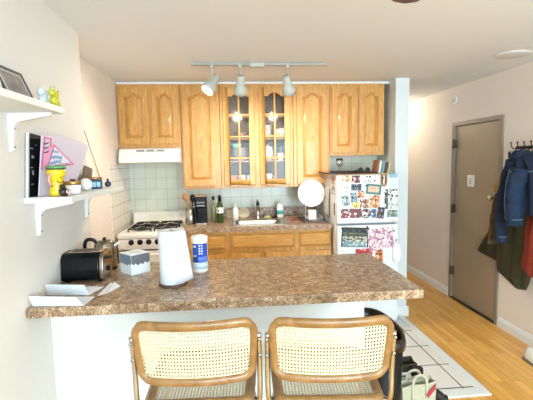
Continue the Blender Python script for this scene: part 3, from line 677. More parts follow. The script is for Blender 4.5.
for i in range(5):
    lab = lv[i] + ' bowl of the nested white stack behind the right glass door' if i < 4 else 'topmost bowl of the nested white stack behind the right glass door'
    if proto is None: proto = lathe_thing('bowl', [(0, 0), (.03, 0), (.034, .004), (.066, .038), (.0685, .043), (.064, .042), (.03, .009), (0, .007)], .36, 3.97, levels[2], dishw, lab, 'bowl', 'white bowls nested in the glass cabinet', 24); o = proto
    else: o = copy_tree(proto); o['label'] = lab
    o.location = (.36, 3.97, levels[2]+.020*i)
lathe_thing('serving_dish', [(0, 0), (.05, 0), (.055, .004), (.072, .055), (.075, .09), (.07, .09), (.066, .056), (.05, .008), (0, .006)], .52, 3.98, levels[2], dishw, 'deep white serving dish right of the nested bowls', 'dish', n=26)
t = thing('canister', 'white lidded canister behind the right glass door, second shelf', 'canister', (.375, 3.94, levels[1]))
MB().lathe([(0, 0), (.04, 0), (.05, .012), (.058, .05), (.056, .09), (.046, .115), (0, .115)], (.375, 3.94, levels[1]), 24).build('jar', dishw, t)
MB().lathe([(.048, 0), (.05, .01), (.03, .02), (.01, .026), (.012, .036), (0, .04)], (.375, 3.94, levels[1]+.1155), 24).build('lid', dishw, t)
lathe_thing('pitcher', [(0, 0), (.04, 0), (.046, .01), (.046, .1), (.036, .13), (.04, .15), (.037, .15), (.033, .13), (.042, .1), (.042, .012), (0, .01)], .52, 4.04, levels[1], plain('dark_teal_glaze', '1F2E33', rough=.25), 'dark pitcher behind the white cup behind the right glass door', 'pitcher')
mug(.50, 3.93, levels[1], dishw, 'small white cup in front of the dark pitcher', s=.8, ang=.2)
lathe_thing('glass_bowl', [(0, 0), (.04, 0), (.044, .003), (.075, .06), (.073, .06), (.042, .006), (0, .005)], .12, 3.98, levels[2], plain('smoky_glass', '8F7F74', rough=.2), 'brownish glass bowl on the third shelf behind the left door', 'bowl', n=24)

# ------------------------------------------------------------------ objects on the kitchen worktop
t = thing('utensil_crock', 'round stainless steel utensil crock left of the coffee maker', 'utensil holder', (-.385, 3.80, CT))
MB().lathe([(0, .0), (.044, 0), (.046, .003), (.046, .15), (.043, .15), (.043, .006), (0, .005)], (-.385, 3.80, CT), 24).build('pot', steel, t)
wsp = plain('wooden_spoon', 'A8764A', rough=.6)
def spoon(x, y, dx, dy, top, mat, label, head):
    zb = CT+.008
    m_ = MB().tube([(x, y, zb), (x+dx, y+dy, zb+top)], .005, 8)
    m_.sphere((x+dx*1.12, y+dy*1.12, zb+top+head*.6), head, scale=(.75, .35, 1.15))
    return solo('spoon' if head < .04 else 'ladle', m_, mat, label, 'spoon', 'utensils in the steel crock')
spoon(-.382, 3.80, -.04, -.01, .235, wsp, 'wooden spoon with an oval head leaning left in the steel crock', .03)
spoon(-.39, 3.82, -.016, .01, .215, plain('pale_spoon', 'C69A6A', rough=.6), 'paler wooden spoon standing straight in the steel crock', .025)
spoon(-.375, 3.79, .018, -.005, .215, black, 'black plastic ladle leaning right in the steel crock', .034)
t = thing('coffee_maker', 'black single-serve coffee maker with silver trim right of the stove', 'coffee maker', (-.27, 3.75, CT))
cx0, cx1, cy0, cy1 = -.325, -.225, 3.68, 3.86
MB().box(cx0, cx1, 3.76, cy1, CT, CT+.26).build('rear_column', black, t, bevel=.012, segs=3)
MB().box(cx0-.002, cx1+.002, cy0, 3.80, CT+.155, CT+.262).build('brew_head', black, t, bevel=.016, segs=3)
MB().box(cx0, cx1, cy0+.002, 3.76, CT, CT+.02).build('drip_base', steel, t, bevel=.006)
MB().prism([(cx0+.004, cy0+.004, CT+.262), (cx1-.004, cy0+.004, CT+.262), (cx1-.004, cy0+.05, CT+.276), (cx0+.004, cy0+.05, CT+.276), ], (0, 0, .006)).build('lever', steel, t, bevel=.003)
MB().box(cx0+.012, cx1-.012, cy0-.002, cy0, CT+.178, CT+.184).build('trim_line', steel, t)
MB().box(cx0-.014, cx0-.001, 3.74, 3.84, CT+.0, CT+.235).build('water_tank', plain('dark_tank', '2A3036', rough=.12), t, bevel=.01, segs=3)
td = bpy.data.curves.new('brand_text', 'FONT'); td.body = 'KEURIG'; td.size = .021; td.align_x = 'CENTER'; td.extrude = .0004
tmp = bpy.data.objects.new('tmp', td); COL.objects.link(tmp); bpy.context.view_layer.update(); tm = bpy.data.meshes.new_from_object(tmp); bpy.data.objects.remove(tmp); to = bpy.data.objects.new('brand_lettering', tm); COL.objects.link(to); to.parent = t; to.location = Vector(((cx0+cx1)/2, cy0-.0012, CT+.203))-t.location; to.rotation_euler = (PI/2, 0, 0); tm.materials.clear(); tm.materials.append(steel)
# bottles
gg = plain('green_bottle_glass', '2E4A1E', rough=.1, coat=.5)
bp = [(0, .0), (.034, 0), (.037, .005), (.037, .15), (.03, .18), (.015, .205), (.0135, .25), (.015, .255), (.015, .262), (0, .263)]
t = thing('wine_bottle', 'dark green wine bottle with white label standing by the backsplash', 'bottle', (-.105, 3.80, CT))
MB().lathe([(r*.9, h) for r, h in bp], (-.105, 3.80, CT), 20).build('glass_body', gg, t)
MB().lathe([(.0340, .095), (.0342, .096), (.0342, .148), (.0340, .149)], (-.105, 3.80, CT), 20).build('label', plain('wine_label', 'F0ECE2'), t)
MB().box(-.125, -.112, 3.765, 3.768, CT+.112, CT+.128).build('label_mark', plain('label_mark', '2A2422'), t)
MB().lathe([(.0155, .205), (.0145, .25), (.0155, .262), (0, .265)], (-.105, 3.80, CT), 16).build('foil_cap', black, t)
t = thing('oil_bottle', 'slim clear bottle of yellow oil with black stopper left of the wine', 'bottle', (-.168, 3.88, CT))
MB().lathe([(0, 0), (.02, 0), (.023, .004), (.023, .14), (.012, .175), (.010, .215), (0, .216)], (-.168, 3.88, CT), 16).build('glass_body', plain('olive_glass', '8E9468', rough=.1), t)
MB().lathe([(.013, .215), (.014, .245), (.006, .25), (0, .252)], (-.168, 3.88, CT), 12).build('stopper', black, t)
t = thing('soap_dispenser', 'white pump soap dispenser at the left of the sink', 'soap dispenser', (.045, 3.975, CT))
MB().lathe([(0, 0), (.028, 0), (.031, .004), (.031, .10), (.022, .12), (.012, .125), (0, .126)], (.045, 3.975, CT), 20).build('bottle', ceramic, t)
f = MB().lathe([(.012, .125), (.012, .14), (.005, .142), (.005, .165), (0, .165)], (.045, 3.975, CT), 12); f.tube([(.045, 3.975, CT+.163), (.045, 3.935, CT+.16)], .006, 8); f.build('pump', ceramic, t)
# beige boards leaning on the backsplash
for k_, (xa, xb, hh, yy, lb) in enumerate(((-.045, .10, .085, 4.125, 'beige rectangular pot holder leaning on the backsplash beside the wine bottle'), (.07, .19, .10, 4.10, 'beige rounded pot holder leaning behind the soap dispenser'))):
    P = ringz(0, xb-xa, 0, hh, 0, .02 if k_ == 0 else .045)
    solo('pot_holder', MB().prism([(xa+px, yy+py*.2, CT+py) for px, py, _ in P], (0, .01, -.0)), plain('beige_cloth', 'DCC7A6', rough=.9, bump=.4, bscale=50), lb, 'pot holder', 'pot holders by the sink', bevel=.003)
# dish soap
t = thing('dish_soap_bottle', 'white dish soap bottle with teal label at the right of the sink', 'soap bottle', (.50, 4.03, CT))
MB().lathe([(0, 0), (.03, 0), (.034, .005), (.034, .1), (.026, .135), (.014, .145), (0, .146)], (.50, 4.03, CT), 20, sy=.7).build('bottle', ceramic, t)
MB().lathe([(.0345, .035), (.0347, .036), (.0347, .075), (.0345, .076)], (.50, 4.03, CT), 20, sy=.7).build('label', plain('teal_label', '3F9C98'), t)
MB().lathe([(.014, .145), (.013, .165), (.006, .17), (.005, .185), (0, .186)], (.50, 4.03, CT), 12).build('cap', ceramic, t)
solo('scrub_sponge', MB().box(.335, .40, 4.00, 4.045, CT, CT+.025), patch('green_sponge', ['9DAA56', 'B9B46A', '7E8E42', 'C6BE7C'], 120), 'green and yellow scrubbing sponge behind the sink', 'sponge', bevel=.006)
solo('sink_stopper', MB().lathe([(0, 0), (.028, 0), (.03, .008), (.012, .014), (.010, .028), (0, .03)], (.445, 4.03, CT), 16), black, 'black round sink stopper beside the dish soap', 'sink stopper')
# dish rack
t = thing('dish_rack', 'chrome wire dish rack with dark tray at the end of the worktop', 'dish rack', (.80, 3.76, CT))
rx0, rx1, ry0, ry1 = .665, .888, 3.585, 3.94
f = MB().box(rx0, rx1, ry0, ry1, CT+.001, CT+.006); f.box(rx0, rx1, ry0, ry0+.006, CT+.006, CT+.016); f.box(rx0, rx1, ry1-.006, ry1, CT+.006, CT+.016); f.box(rx0, rx0+.006, ry0, ry1, CT+.006, CT+.016); f.box(rx1-.006, rx1, ry0, ry1, CT+.006, CT+.016)
f.build('drip_tray', plain('dark_bronze_tray', '5A4438', rough=.4), t)
f = MB(); zt = CT+.26
for yy in (3.62, 3.90):
    f.tube(smooth_path([(rx0+.02, yy, CT+.012), (rx0+.02, yy, zt-.02), (rx0+.03, yy, zt), (rx1-.05, yy, zt), (rx1-.035, yy, zt-.01), (rx1-.01, yy, CT+.012)], 2), .0045, 8)
f.tube([(rx0+.02, 3.62, CT+.10), (rx0+.02, 3.90, CT+.10)], .003, 6); f.tube([(rx1-.02, 3.62, CT+.10), (rx1-.02, 3.90, CT+.10)], .003, 6)
f.build('side_frame', chrome, t)
f = MB()
for q in range(9):
    yy = 3.62+.035*q; f.tube(smooth_path([(rx0+.04, yy, CT+.02), (rx0+.045, yy, CT+.065), (rx0+.05, yy, CT+.02), (rx1-.05, yy, CT+.02), (rx1-.045, yy, CT+.065), (rx1-.04, yy, CT+.02)], 1), .0018, 6)
f.tube([(rx0+.02, 3.60, CT+.02), (rx1-.01, 3.60, CT+.02), (rx1-.01, 3.92, CT+.02), (rx0+.02, 3.92, CT+.02)], .003, 6, closed=True); f.build('plate_slots', chrome, t)
pl = [(0, .0), (.06, 0), (.07, .004), (.128, .018), (.132, .021), (.127, .023), (.068, .010), (0, .009)]
solo('dinner_plate', MB().lathe(pl, (.775, 3.80, CT+.258), 36, axis=(-.02, -1, .18)), ceramic, 'large round white plate standing in the top of the dish rack', 'plate')
t = thing('square_cup', 'white square-sided cup upside down in the dish rack', 'cup', (.755, 3.66, CT+.024))
f = MB(); f.box(.718, .792, 3.63, 3.70, CT+.0245, CT+.115); f.build('cup', ceramic, t, bevel=.008)
solo('bottle_brush', MB().tube([(.60, 3.80, CT+.007), (.655, 3.83, CT+.012)], .004, 8).sphere((.595, 3.797, CT+.0135), .013, scale=(1.3, 1, 1)), plain('red_plastic', 'B5433A'), 'small red brush lying left of the dish rack', 'brush')

# ------------------------------------------------------------------ objects on the breakfast bar
# toaster
t = thing('toaster', 'black two-slice toaster with chrome ends on the breakfast bar', 'toaster', (-.745, 2.06, CT))
tx0, tx1, ty0, ty1 = -.828, -.655, 1.985, 2.145
def toast_prof(x, g=0):
    P = [(ty0+g, CT+.012), (ty0+g-.002, CT+.05), (ty0+g+.004, CT+.115), (ty0+g+.02, CT+.136), (ty0+g+.04, CT+.141)]
    return [(x, y, z) for y, z in P] + [(x, ty0+ty1-y, z) for y, z in reversed(P)]
MB().prism(toast_prof(tx0), (tx1-tx0, 0, 0)).build('shell', plain('glossy_black', '050B0D', rough=.2, spec=.3, coat=.0), t, bevel=.006, segs=3)
MB().prism(toast_prof(tx1, .003), (.022, 0, 0)).build('end_cap', plain('warm_chrome', 'A89A88', rough=.25, metal=1), t, bevel=.006, segs=3)
MB().prism(toast_prof(tx0-.006, .003), (.006, 0, 0)).build('end_cap', black, t, bevel=.002)
MB().box(tx0+.015, tx1+.012, ty0+.035, ty1-.035, CT+.1415, CT+.145).build('top_plate', plain('warm_chrome', 'B9A48C'), t, bevel=.001)
for yy in (2.04, 2.075): MB().box(tx0+.03, tx1-.01, yy, yy+.016, CT+.1452, CT+.146).build('slot', blackm, t)
MB().box(tx1+.022, tx1+.042, 2.05, 2.08, CT+.10, CT+.112).build('lever', black, t, bevel=.003)
MB().lathe([(.013, 0), (.012, .01), (0, .011)], (tx1+.022, 2.065, CT+.05), 14, axis=(1, 0, 0)).build('dial', black, t)
ft = MB()
for x in (tx0+.02, tx1): 
    for y in (ty0+.02, ty1-.02): ft.box(x-.01, x+.01, y-.01, y+.01, CT, CT+.013)
ft.build('feet', black, t)
# kettle
t = thing('electric_kettle', 'brushed steel electric kettle with black handle behind the toaster', 'kettle', (-.70, 2.245, CT))
MB().lathe([(.062, 0), (.062, .012)], (-.70, 2.245, CT), 28).build('power_base', black, t)
MB().lathe([(.06, .013), (.063, .02), (.060, .11), (.052, .145), (.045, .155), (.02, .162), (.012, .164), (0, .164)], (-.70, 2.245, CT), 28).build('jug', plain('kettle_steel', '9C9484', rough=.22, metal=1), t)
MB().tube(smooth_path([(-.742, 2.235, CT+.155), (-.765, 2.23, CT+.172), (-.795, 2.225, CT+.165), (-.80, 2.224, CT+.12), (-.785, 2.228, CT+.06), (-.762, 2.236, CT+.045)], 2), .010, 10).build('handle', black, t)
MB().prism([(-.646, 2.235, CT+.125), (-.622, 2.243, CT+.142), (-.646, 2.255, CT+.142)], (0, 0, .008)).build('spout', steel, t)
MB().lathe([(.008, .164), (.010, .174), (0, .177)], (-.70, 2.245, CT), 12).build('lid_knob', black, t)
# tissue box
t = thing('tissue_box', 'white cube tissue box with grey-blue hill pattern on the breakfast bar', 'tissue box', (-.52, 2.155, CT))
ang = math.radians(44); bc = Vector((-.518, 2.150, 0)); hw = .055; H_ = .108
def rot2(px, py, z, g=0): return (bc.x+px*math.cos(ang)-py*math.sin(ang), bc.y+px*math.sin(ang)+py*math.cos(ang), z)
bx = [rot2(a*hw, b_*hw, CT) for a, b_ in ((-1, -1), (1, -1), (1, 1), (-1, 1))]
MB().prism(bx, (0, 0, H_)).build('carton', plain('carton_white', 'EEF3F1', rough=.6), t, bevel=.001)
hp = [(-hw+.001, H_-.004), (-hw+.001, .062), (-.042, .052), (-.03, .060), (-.015, .046), (-.002, .057), (.012, .048), (.026, .060), (.04, .050), (hw-.001, .060), (hw-.001, H_-.004)]
for s_, nm in ((0, '7C8B97'), (1, '6E7078')):
    P = [(rot2(px, -hw, CT+pz) if s_ == 1 else rot2(-hw, px, CT+pz)) for px, pz in hp]
    nrm = Vector(rot2(0, -1, 0))-bc if s_ == 1 else Vector(rot2(-1, 0, 0))-bc
    MB().prism(P, nrm*.0006).build('hill_pattern', plain('hill_%d' % s_, nm, var=.12, bscale=30), t)
MB().lathe([(.032, 0), (.032, .0008)], (bc.x, bc.y, CT+H_), 24, sy=.6).build('opening', plain('film', 'D8DDE0'), t)
# paper towel
t = thing('paper_towel_roll', 'white paper towel roll upright on a dark wooden stand on the bar', 'paper towel', (-.27, 1.89, CT))
pc = (-.283, 1.892)
MB().lathe([(0, 0), (.066, 0), (.068, .004), (.066, .012), (0, .012)], (pc[0], pc[1], CT), 32).build('stand', plain('dark_stand', '5B4232', rough=.4), t)
MB().lathe([(.006, .012), (.006, .262), (.008, .264), (0, .266)], (pc[0], pc[1], CT), 12).build('dowel', steel, t)
MB().lathe([(.0195, .0125), (.059, .0125), (.060, .016), (.0625, .258), (.0615, .261), (.0195, .261), (.0195, .0125)], (pc[0], pc[1], CT), 40).build('roll', paper, t)
def flap(u, v):
    x = pc[0]+.02+.046*u; y = pc[1]-.0575+.035*u*u+.03*u; wv = .004*math.sin(u*3)
    bot = CT+.014+.012*u; top = CT+.260-.004*u
    return (x+.030*u*(1-v), y+wv-.004, bot+(top-bot)*v)
MB().grid(flap, 10, 10).build('loose_sheet', paper, t, solid=.0006)
# wipes
t = thing('wipes_canister', 'white canister of cleaning wipes with blue and yellow label', 'wipes canister', (-.167, 2.112, CT))
wc = (-.172, 2.112)
MB().lathe([(0, 0), (.040, 0), (.043, .004), (.043, .165), (.041, .168), (0, .168)], (wc[0], wc[1], CT), 32).build('tub', ceramic, t)
MB().lathe([(.0435, .160), (.0445, .162), (.0445, .186), (.041, .19), (.02, .191), (.018, .196), (0, .196)], (wc[0], wc[1], CT), 32).build('cap', plain('cap_cream', 'EDE8DC', rough=.4), t)
def wrap(a0, a1, z0, z1, r, nm, mat, par=None):
    m_ = MB(); n = max(2, int(abs(a1-a0)/6)); vs = []; fs = []
    for q in range(n+1):
        a = math.radians(a0+(a1-a0)*q/n)
        for rr, zz in ((r, z0), (r, z1)): vs.append((wc[0]+rr*math.cos(a), wc[1]+rr*math.sin(a), CT+zz))
    for q in range(n): fs.append((2*q, 2*q+2, 2*q+3, 2*q+1))
    m_.add(vs, fs, True); return m_.build(nm, mat, par or t, solid=.0004)
blu = plain('label_blue', '2C4FB0', rough=.35); blu2 = plain('label_mid_blue', '5E7BD0', rough=.35)
wrap(-186, -142, .03, .155, .0434, 'yellow_label', plain('label_yellow', 'F0C62E', rough=.35))
lbl = wrap(-142, -20, .055, .155, .0434, 'blue_label', blu)
wrap(-142, -20, .02, .055, .0434, 'pale_label', plain('label_pale', 'C9D9EC'))
wrap(-98, -20, .055, .085, .0438, 'mid_panel', blu2)
for a0, z in ((-132, .135), (-127, .135), (-122, .135), (-116, .135), (-132, .085), (-123, .085), (-114, .085)): wrap(a0, a0+5, z, z+.010, .0440, 'lettering', ceramic)
for q in range(4): 
    for a0 in (-92, -76): wrap(a0, a0+10, .098+.014*q, .106+.014*q, .0440, 'lettering', ceramic)
# letters
def sheet(pts_list, label, lift=0):
    m_ = MB()
    for P in pts_list: m_.add(P, [tuple(range(len(P)))])
    o = solo('letter', m_, paper, label, 'letter', 'opened mail on the breakfast bar', solid=.0008); return o
Z0 = CT+.0012
sheet([[(-.822, 1.675, Z0), (-.612, 1.65, Z0), (-.600, 1.755, Z0+.002), (-.81, 1.78, Z0+.002)], [(-.822, 1.675, Z0), (-.612, 1.65, Z0), (-.636, 1.635, Z0+.043), (-.832, 1.665, Z0+.046)]], 'folded white letter lying in front, nearest the bar edge')
sheet([[(-.825, 1.815, Z0), (-.635, 1.785, Z0), (-.60, 1.88, Z0+.006), (-.815, 1.93, Z0+.006)], [(-.825, 1.815, Z0), (-.635, 1.785, Z0), (-.650, 1.775, Z0+.05), (-.832, 1.81, Z0+.05)]], 'folded white letter lying behind the front one, below the toaster')
sheet([[(-.596, 1.77, Z0), (-.560, 1.80, Z0), (-.530, 1.90, Z0), (-.595, 1.965, Z0+.001)], [(-.560, 1.80, Z0), (-.530, 1.90, Z0), (-.565, 1.925, Z0+.014)]], 'small white paper lying right of the folded letters')

# ------------------------------------------------------------------ shelves on the near wall
shelf_w = plain('shelf_white', 'DDDFDC', rough=.5)
def shelf(label, y0, y1, zt, brks, dep=.188, th=.024):
    t = thing('wall_shelf', label, 'shelf', (XN, (y0+y1)/2, zt-th))
    MB().box(XN+.001, XN+dep, y0, y1, zt-th, zt).build('board', shelf_w, t, bevel=.002)
    for yb_ in brks:
        b_ = MB(); P = [(XN+.001, zt-th-.001), (XN+dep*.86, zt-th-.001), (XN+dep*.86, zt-th-.012)]
        for q in range(9):
            a = q/8*PI/2; P.append((XN+.021+.035*(1-math.sin(a)), zt-th-.032-.04*(1-math.cos(a))))
        P += [(XN+.016, zt-th-.145), (XN+.001, zt-th-.15)]
        b_.prism([(x, yb_-.011, z) for x, z in P], (0, .022, 0)); o = b_.build('bracket', shelf_w, t)
        for z in (zt-th-.06, zt-th-.13): MB().lathe([(.004, 0), (.003, .003), (0, .003)], (XN+.0205 if z > zt-th-.1 else XN+.0165, yb_, z), 8, axis=(1, 0, 0)).build('screw', blackm, o)
    return t
shelf('white wall shelf with curved bracket high on the left wall', .75, 1.69, 1.781, (.95, 1.635))
shelf('white wall shelf with curved brackets below, above the toaster', 1.70, 2.50, 1.424, (1.80, 2.385))
S1, S2 = 1.7815, 1.4245
# upper shelf: framed picture, figurines
t = thing('picture_frame', 'dark framed grey photograph leaning on the upper shelf', 'picture frame', (-.76, 1.55, S1))
def tilt(y, z, off): return (-.735-.42*z+off, y, S1+z)
y0, y1, hh, fw = 1.46, 1.655, .125, .010
f = MB()
for (a, b_, c_, d_) in ((y0, y0+fw, 0, hh), (y1-fw, y1, 0, hh), (y0, y1, 0, fw), (y0, y1, hh-fw, hh)): f.prism([tilt(a, c_, 0), tilt(b_, c_, 0), tilt(b_, d_, 0), tilt(a, d_, 0)], (-.012, 0, -.001*0))
f.build('frame', plain('frame_pewter', '5E5A54', rough=.35, metal=.5), t)
MB().prism([tilt(y0+fw, fw, -.004), tilt(y1-fw, fw, -.004), tilt(y1-fw, hh-fw, -.004), tilt(y0+fw, hh-fw, -.004)], (-.003, 0, 0)).build('mat_board', plain('mat_board', 'C9C6BF'), t)
MB().prism([tilt(y0+.03, .022, -.0035), tilt(y1-.022, .022, -.0035), tilt(y1-.022, hh-.018, -.0035), tilt(y0+.03, hh-.018, -.0035)], (-.0004, 0, 0)).build('photograph', plain('photo_grey', '8B807C', var=.35, bscale=25), t)
MB().prism([(-.815, 1.54, S1+.001), (-.815, 1.57, S1+.001), (-.79, 1.565, S1+.075), (-.79, 1.545, S1+.075)], (-.003, 0, 0)).build('easel_back', blackm, t)
t = thing('photo_frame_cream', 'cream frame edge standing left of the dark frame on the upper shelf', 'picture frame', (-.76, 1.40, S1)); t.name = 'picture_frame'
MB().prism([(-.745, 1.30, S1), (-.745, 1.445, S1), (-.765, 1.445, S1+.10), (-.765, 1.30, S1+.10)], (-.012, 0, 0)).build('frame', plain('cream_frame', 'D8D5CA'), t)
MB().prism([(-.746, 1.312, S1+.01), (-.746, 1.433, S1+.01), (-.7625, 1.433, S1+.09), (-.7625, 1.312, S1+.09)], (.0008, 0, 0)).build('picture', plain('pale_picture', 'B9BBB2', var=.2, bscale=30), t)
def figurine(name, x, y, z, s, mat, label, tail):
    """small seated animal figurine seen from the side: body, head, ears, tail and feet in one body"""
    m_ = MB()
    m_.sphere((x, y, z+.024*s), .024*s, scale=(.8, 1.15, 1)); m_.sphere((x, y+.004*s, z+.045*s), .018*s, scale=(.85, 1, 1))
    m_.sphere((x, y-.022*s, z+.056*s), .015*s); m_.sphere((x, y-.036*s, z+.052*s), .007*s)
    for dx in (-.008, .008): m_.lathe([(.006*s, 0), (.004*s, .010*s), (0, .022*s)], (x+dx*s, y-.018*s, z+.066*s), 8, axis=(dx*8, 0, 1))
    m_.tube(smooth_path([(x, y+.02*s, z+.045*s), (x, y+.032*s, z+.055*s), (x, y+.034*s, z+(.068+tail)*s), (x, y+.045*s, z+(.074+tail)*s)], 2), [.009*s-.0003*s*q for q in range(len(smooth_path([0*Vector((1,1,1))]*4, 2)))], 8)
    for dx, dy in ((-.012, -.014), (.012, -.014), (-.012, .014), (.012, .014)): m_.sphere((x+dx*s, y+dy*s, z+.0075*s), .0075*s)
    return solo(name, m_, mat, label, 'figurine')
figurine('cat_figurine', -.745, 1.708, S1, .8, plain('pale_blue_glaze', 'C9D6D8', rough=.2, coat=.4), 'small pale blue cat figurine between picture frame and yellow pig', -.02) if False else None
figurine('cat_figurine', -.705, 1.635, S1, .85, plain('pale_blue_glaze', 'C9D6D8', rough=.2, coat=.4), 'small pale blue-white cat figurine right of the picture frame', 0)
figurine('pig_figurine', -.672, 1.655, S1, .88, plain('chartreuse_glaze', 'BDBB2E', rough=.18, coat=.6), 'chartreuse glazed animal figurine at the end of the upper shelf', .0)

# lower shelf: two boards against the wall
def pz(x, y, off): v = at(x, y, 'X', -.80+off); return v
bl = thing('record_sleeve', 'black record sleeve with white edge standing behind the lavender sleeve', 'record sleeve', (-.80, 1.75, S2))
X_ = -.832
MB().prism([(X_, 1.706, S2), (X_, 1.720, S2), (X_, 1.762, S2+.268), (X_, 1.748, S2+.268)], (.007, 0, 0)).build('white_edge', shelf_w, bl)
MB().prism([(X_, 1.720, S2), (X_, 2.0, S2), (X_, 2.0, S2+.25), (X_, 1.762, S2+.266)], (.005, 0, 0)).build('sleeve', plain('black_gloss_print', '0E0E10', rough=.6, spec=.2), bl)
g = MB()
for (y, z, w_, h_) in ((1.71, .20, .03, .004), (1.72, .16, .02, .012), (1.70, .12, .025, .003), (1.715, .09, .015, .02), (1.70, .05, .02, .004), (1.755, .215, .02, .003)): g.box(X_+.005, X_+.0056, y+.05, y+.05+w_, S2+z, S2+z+h_)
g.build('print_marks', plain('grey_print', '9C9A96'), bl)
lv_ = thing('lavender_sleeve', 'lavender cardboard sleeve with pink triangle and blue script on the shelf', 'record sleeve', (-.79, 2.0, S2)); lv_.name = 'record_sleeve'
lav = plain('lavender_card', 'CBC5DA', rough=.5)
tp = [pz(x, y, .004) for x, y in ((41, 134.5), (52, 135), (62, 136.8), (75, 140.3), (88, 145.5))]
bt_ = [pz(75.5, 183, .004), pz(72, 192.5, .004), pz(38, 196, .004)]
bt_[1].z = max(bt_[1].z, S2+.0); bt_[2].z = S2+.0005; bt_[1].z = S2+.0005
MB().prism(list(tp)+bt_, (.004, 0, 0)).build('card', lav, lv_)
def onp(P, d=.0085): return [pz(x, y, d) for x, y in P]
pink = plain('magenta_print', 'D65A9A', rough=.5); blue_s = plain('sky_blue_print', '58A6D8', rough=.5); pinkl = plain('light_pink_print', 'E79AC0', rough=.5)
def stroke(P, r, mat, nm):
    Q = onp(P); return MB().tube(Q, r, 6, sq=1).build(nm, mat, lv_)
MB().prism(onp([(44, 136.5), (51, 138.5), (51.5, 140), (45.3, 138.3), (42.3, 170), (40.8, 170)], .0082), (.0006, 0, 0)).build('pink_border', pink, lv_)
MB().prism(onp([(50, 138), (51.5, 138), (51.5, 146), (50, 148)], .0082), (.0006, 0, 0)).build('pink_border', pink, lv_)
MB().prism(onp([(45.5, 152), (52.5, 144), (56, 147), (50, 168), (42, 169)], .0080), (.0006, 0, 0)).build('pink_field', pinkl, lv_)
tri = [(54, 144.3), (74.2, 164.6), (46.5, 168.8)]
def shrink(T, k_):
    c_ = (sum(p[0] for p in T)/3, sum(p[1] for p in T)/3); return [(c_[0]+(p[0]-c_[0])*k_, c_[1]+(p[1]-c_[1])*k_) for p in T]
MB().prism(onp(tri, .0086), (.0006, 0, 0)).build('pink_triangle', pink, lv_)
MB().prism(onp(shrink(tri, .84), .0092), (.0006, 0, 0)).build('triangle_field', plain('pale_lilac_print', 'E2E0F0'), lv_)
def scrib(x0, y0, x1, y1, n, amp, r, mat, nm):
    P = [(x0+(x1-x0)*q/n, y0+(y1-y0)*q/n+amp*(1 if q % 2 else -1)*(1-.3*((q*7) % 3)/2)) for q in range(n+1)]
    MB().tube([v for v in onp(P, .0105)], r, 5).build(nm, mat, lv_)
scrib(52, 151, 58.5, 152.5, 7, 1.2, .0022, blue_s, 'blue_script'); scrib(50.5, 157, 62, 157.5, 10, 1.7, .0026, blue_s, 'blue_script'); scrib(49.5, 163.5, 61, 161, 10, 1.7, .0024, blue_s, 'blue_script')
scrib(55, 165.3, 70, 163.5, 12, .9, .0014, plain('ink_black', '2A2233'), 'black_script')
for yy in (143.5, 148, 152.3): scrib(44.2, yy+.4, 48.6, yy-.6, 6, .9, .0014, plain('ink_black', '2A2233'), 'black_script')
# dark leaning thing further along
solo('small_canvas', MB().prism([(-.80, 2.20, S2+.0005), (-.80, 2.36, S2+.0005), (-.80, 2.40, S2+.105), (-.80, 2.29, S2+.125)], (.010, 0, 0)), plain('charcoal_canvas', '6A625C', var=.35, bscale=22), 'small dark grey canvas leaning behind the white ball and blue jar', 'canvas')
# mug
def big_mug():
    x, y, z = -.735, 1.775, S2
    t = thing('mug', 'tall yellow mug with green rim and dark drawn face on the lower shelf', 'mug', (x, y, z))
    MB().lathe([(0, 0), (.026, 0), (.031, .006), (.030, .02), (.024, .05), (.030, .075), (.037, .095), (.038, .112)], (x, y, z), 28).build('cup', plain('yellow_glaze', 'EBC81E', rough=.25, coat=.4), t)
    MB().lathe([(.0382, .112), (.0384, .128), (.036, .128), (.035, .114), (.028, .09), (0, .08)], (x, y, z), 28).build('rim_band', plain('green_glaze', '5F8F5C', rough=.3), t)
    f = MB().lathe([(.0386, .111), (.0388, .114), (.0386, .117)], (x, y, z), 28); f.build('dark_stripe', plain('dark_green_glaze', '2D4632'), t)
    f = MB()
    for a, zz, r in ((-35, .078, .0022), (-10, .083, .0022), (-58, .06, .002), (-20, .06, .002)):
        an = math.radians(a); rr = .032; f.sphere((x+rr*math.cos(an), y+rr*math.sin(an), z+zz), r*1.5)
    f.tube([(x+.0275*math.cos(math.radians(a)), y+.0275*math.sin(math.radians(a)), z+.055+.00001*(a+35)**2) for a in range(-75, 10, 10)], .0014, 6)
    f.build('drawn_marks', plain('brown_ink', '5A3A14'), t)
    pts = [(x-.008-.0*q, y-.030-.026*math.sin(PI*q/8), z+.098-.055*q/8) for q in range(9)]
    MB().tube(pts, .0048, 8).build('handle', plain('pinkish_glaze', 'D8A6A0', rough=.3), t)
big_mug()
t = thing('flower_ornament', 'dark brown and pink floral ornament at the near end of the lower shelf', 'ornament', (-.69, 1.73, S2))
ox, oy = -.688, 1.722
f = MB(); f.sphere((ox, oy, S2+.020), .020, scale=(.9, 1.2, 1)); f.sphere((ox, oy-.008, S2+.042), .012, scale=(1, 1.3, .8)); f.sphere((ox, oy+.02, S2+.012), .012); f.tube([(ox, oy, S2+.045), (ox, oy+.012, S2+.058), (ox, oy+.024, S2+.050)], .0035, 6)
f.build('body', plain('dark_brown_glaze', '2C1E1C', rough=.3), t)
for (dy, z, r, cl) in ((-.012, .020, .007, 'E9C9C4'), (.010, .012, .009, 'E7B7B0'), (.020, .024, .007, 'EBC4BC'), (-.006, .040, .005, 'D9D2B4')): MB().sphere((ox+.018, oy+dy, S2+z), r, scale=(.5, 1, 1)).build('blossom', plain('blossom_'+cl, cl, rough=.4), t)
t = thing('candle_jar', 'white round candle jar with gold lid beside the yellow mug', 'candle', (-.70, 1.855, S2))
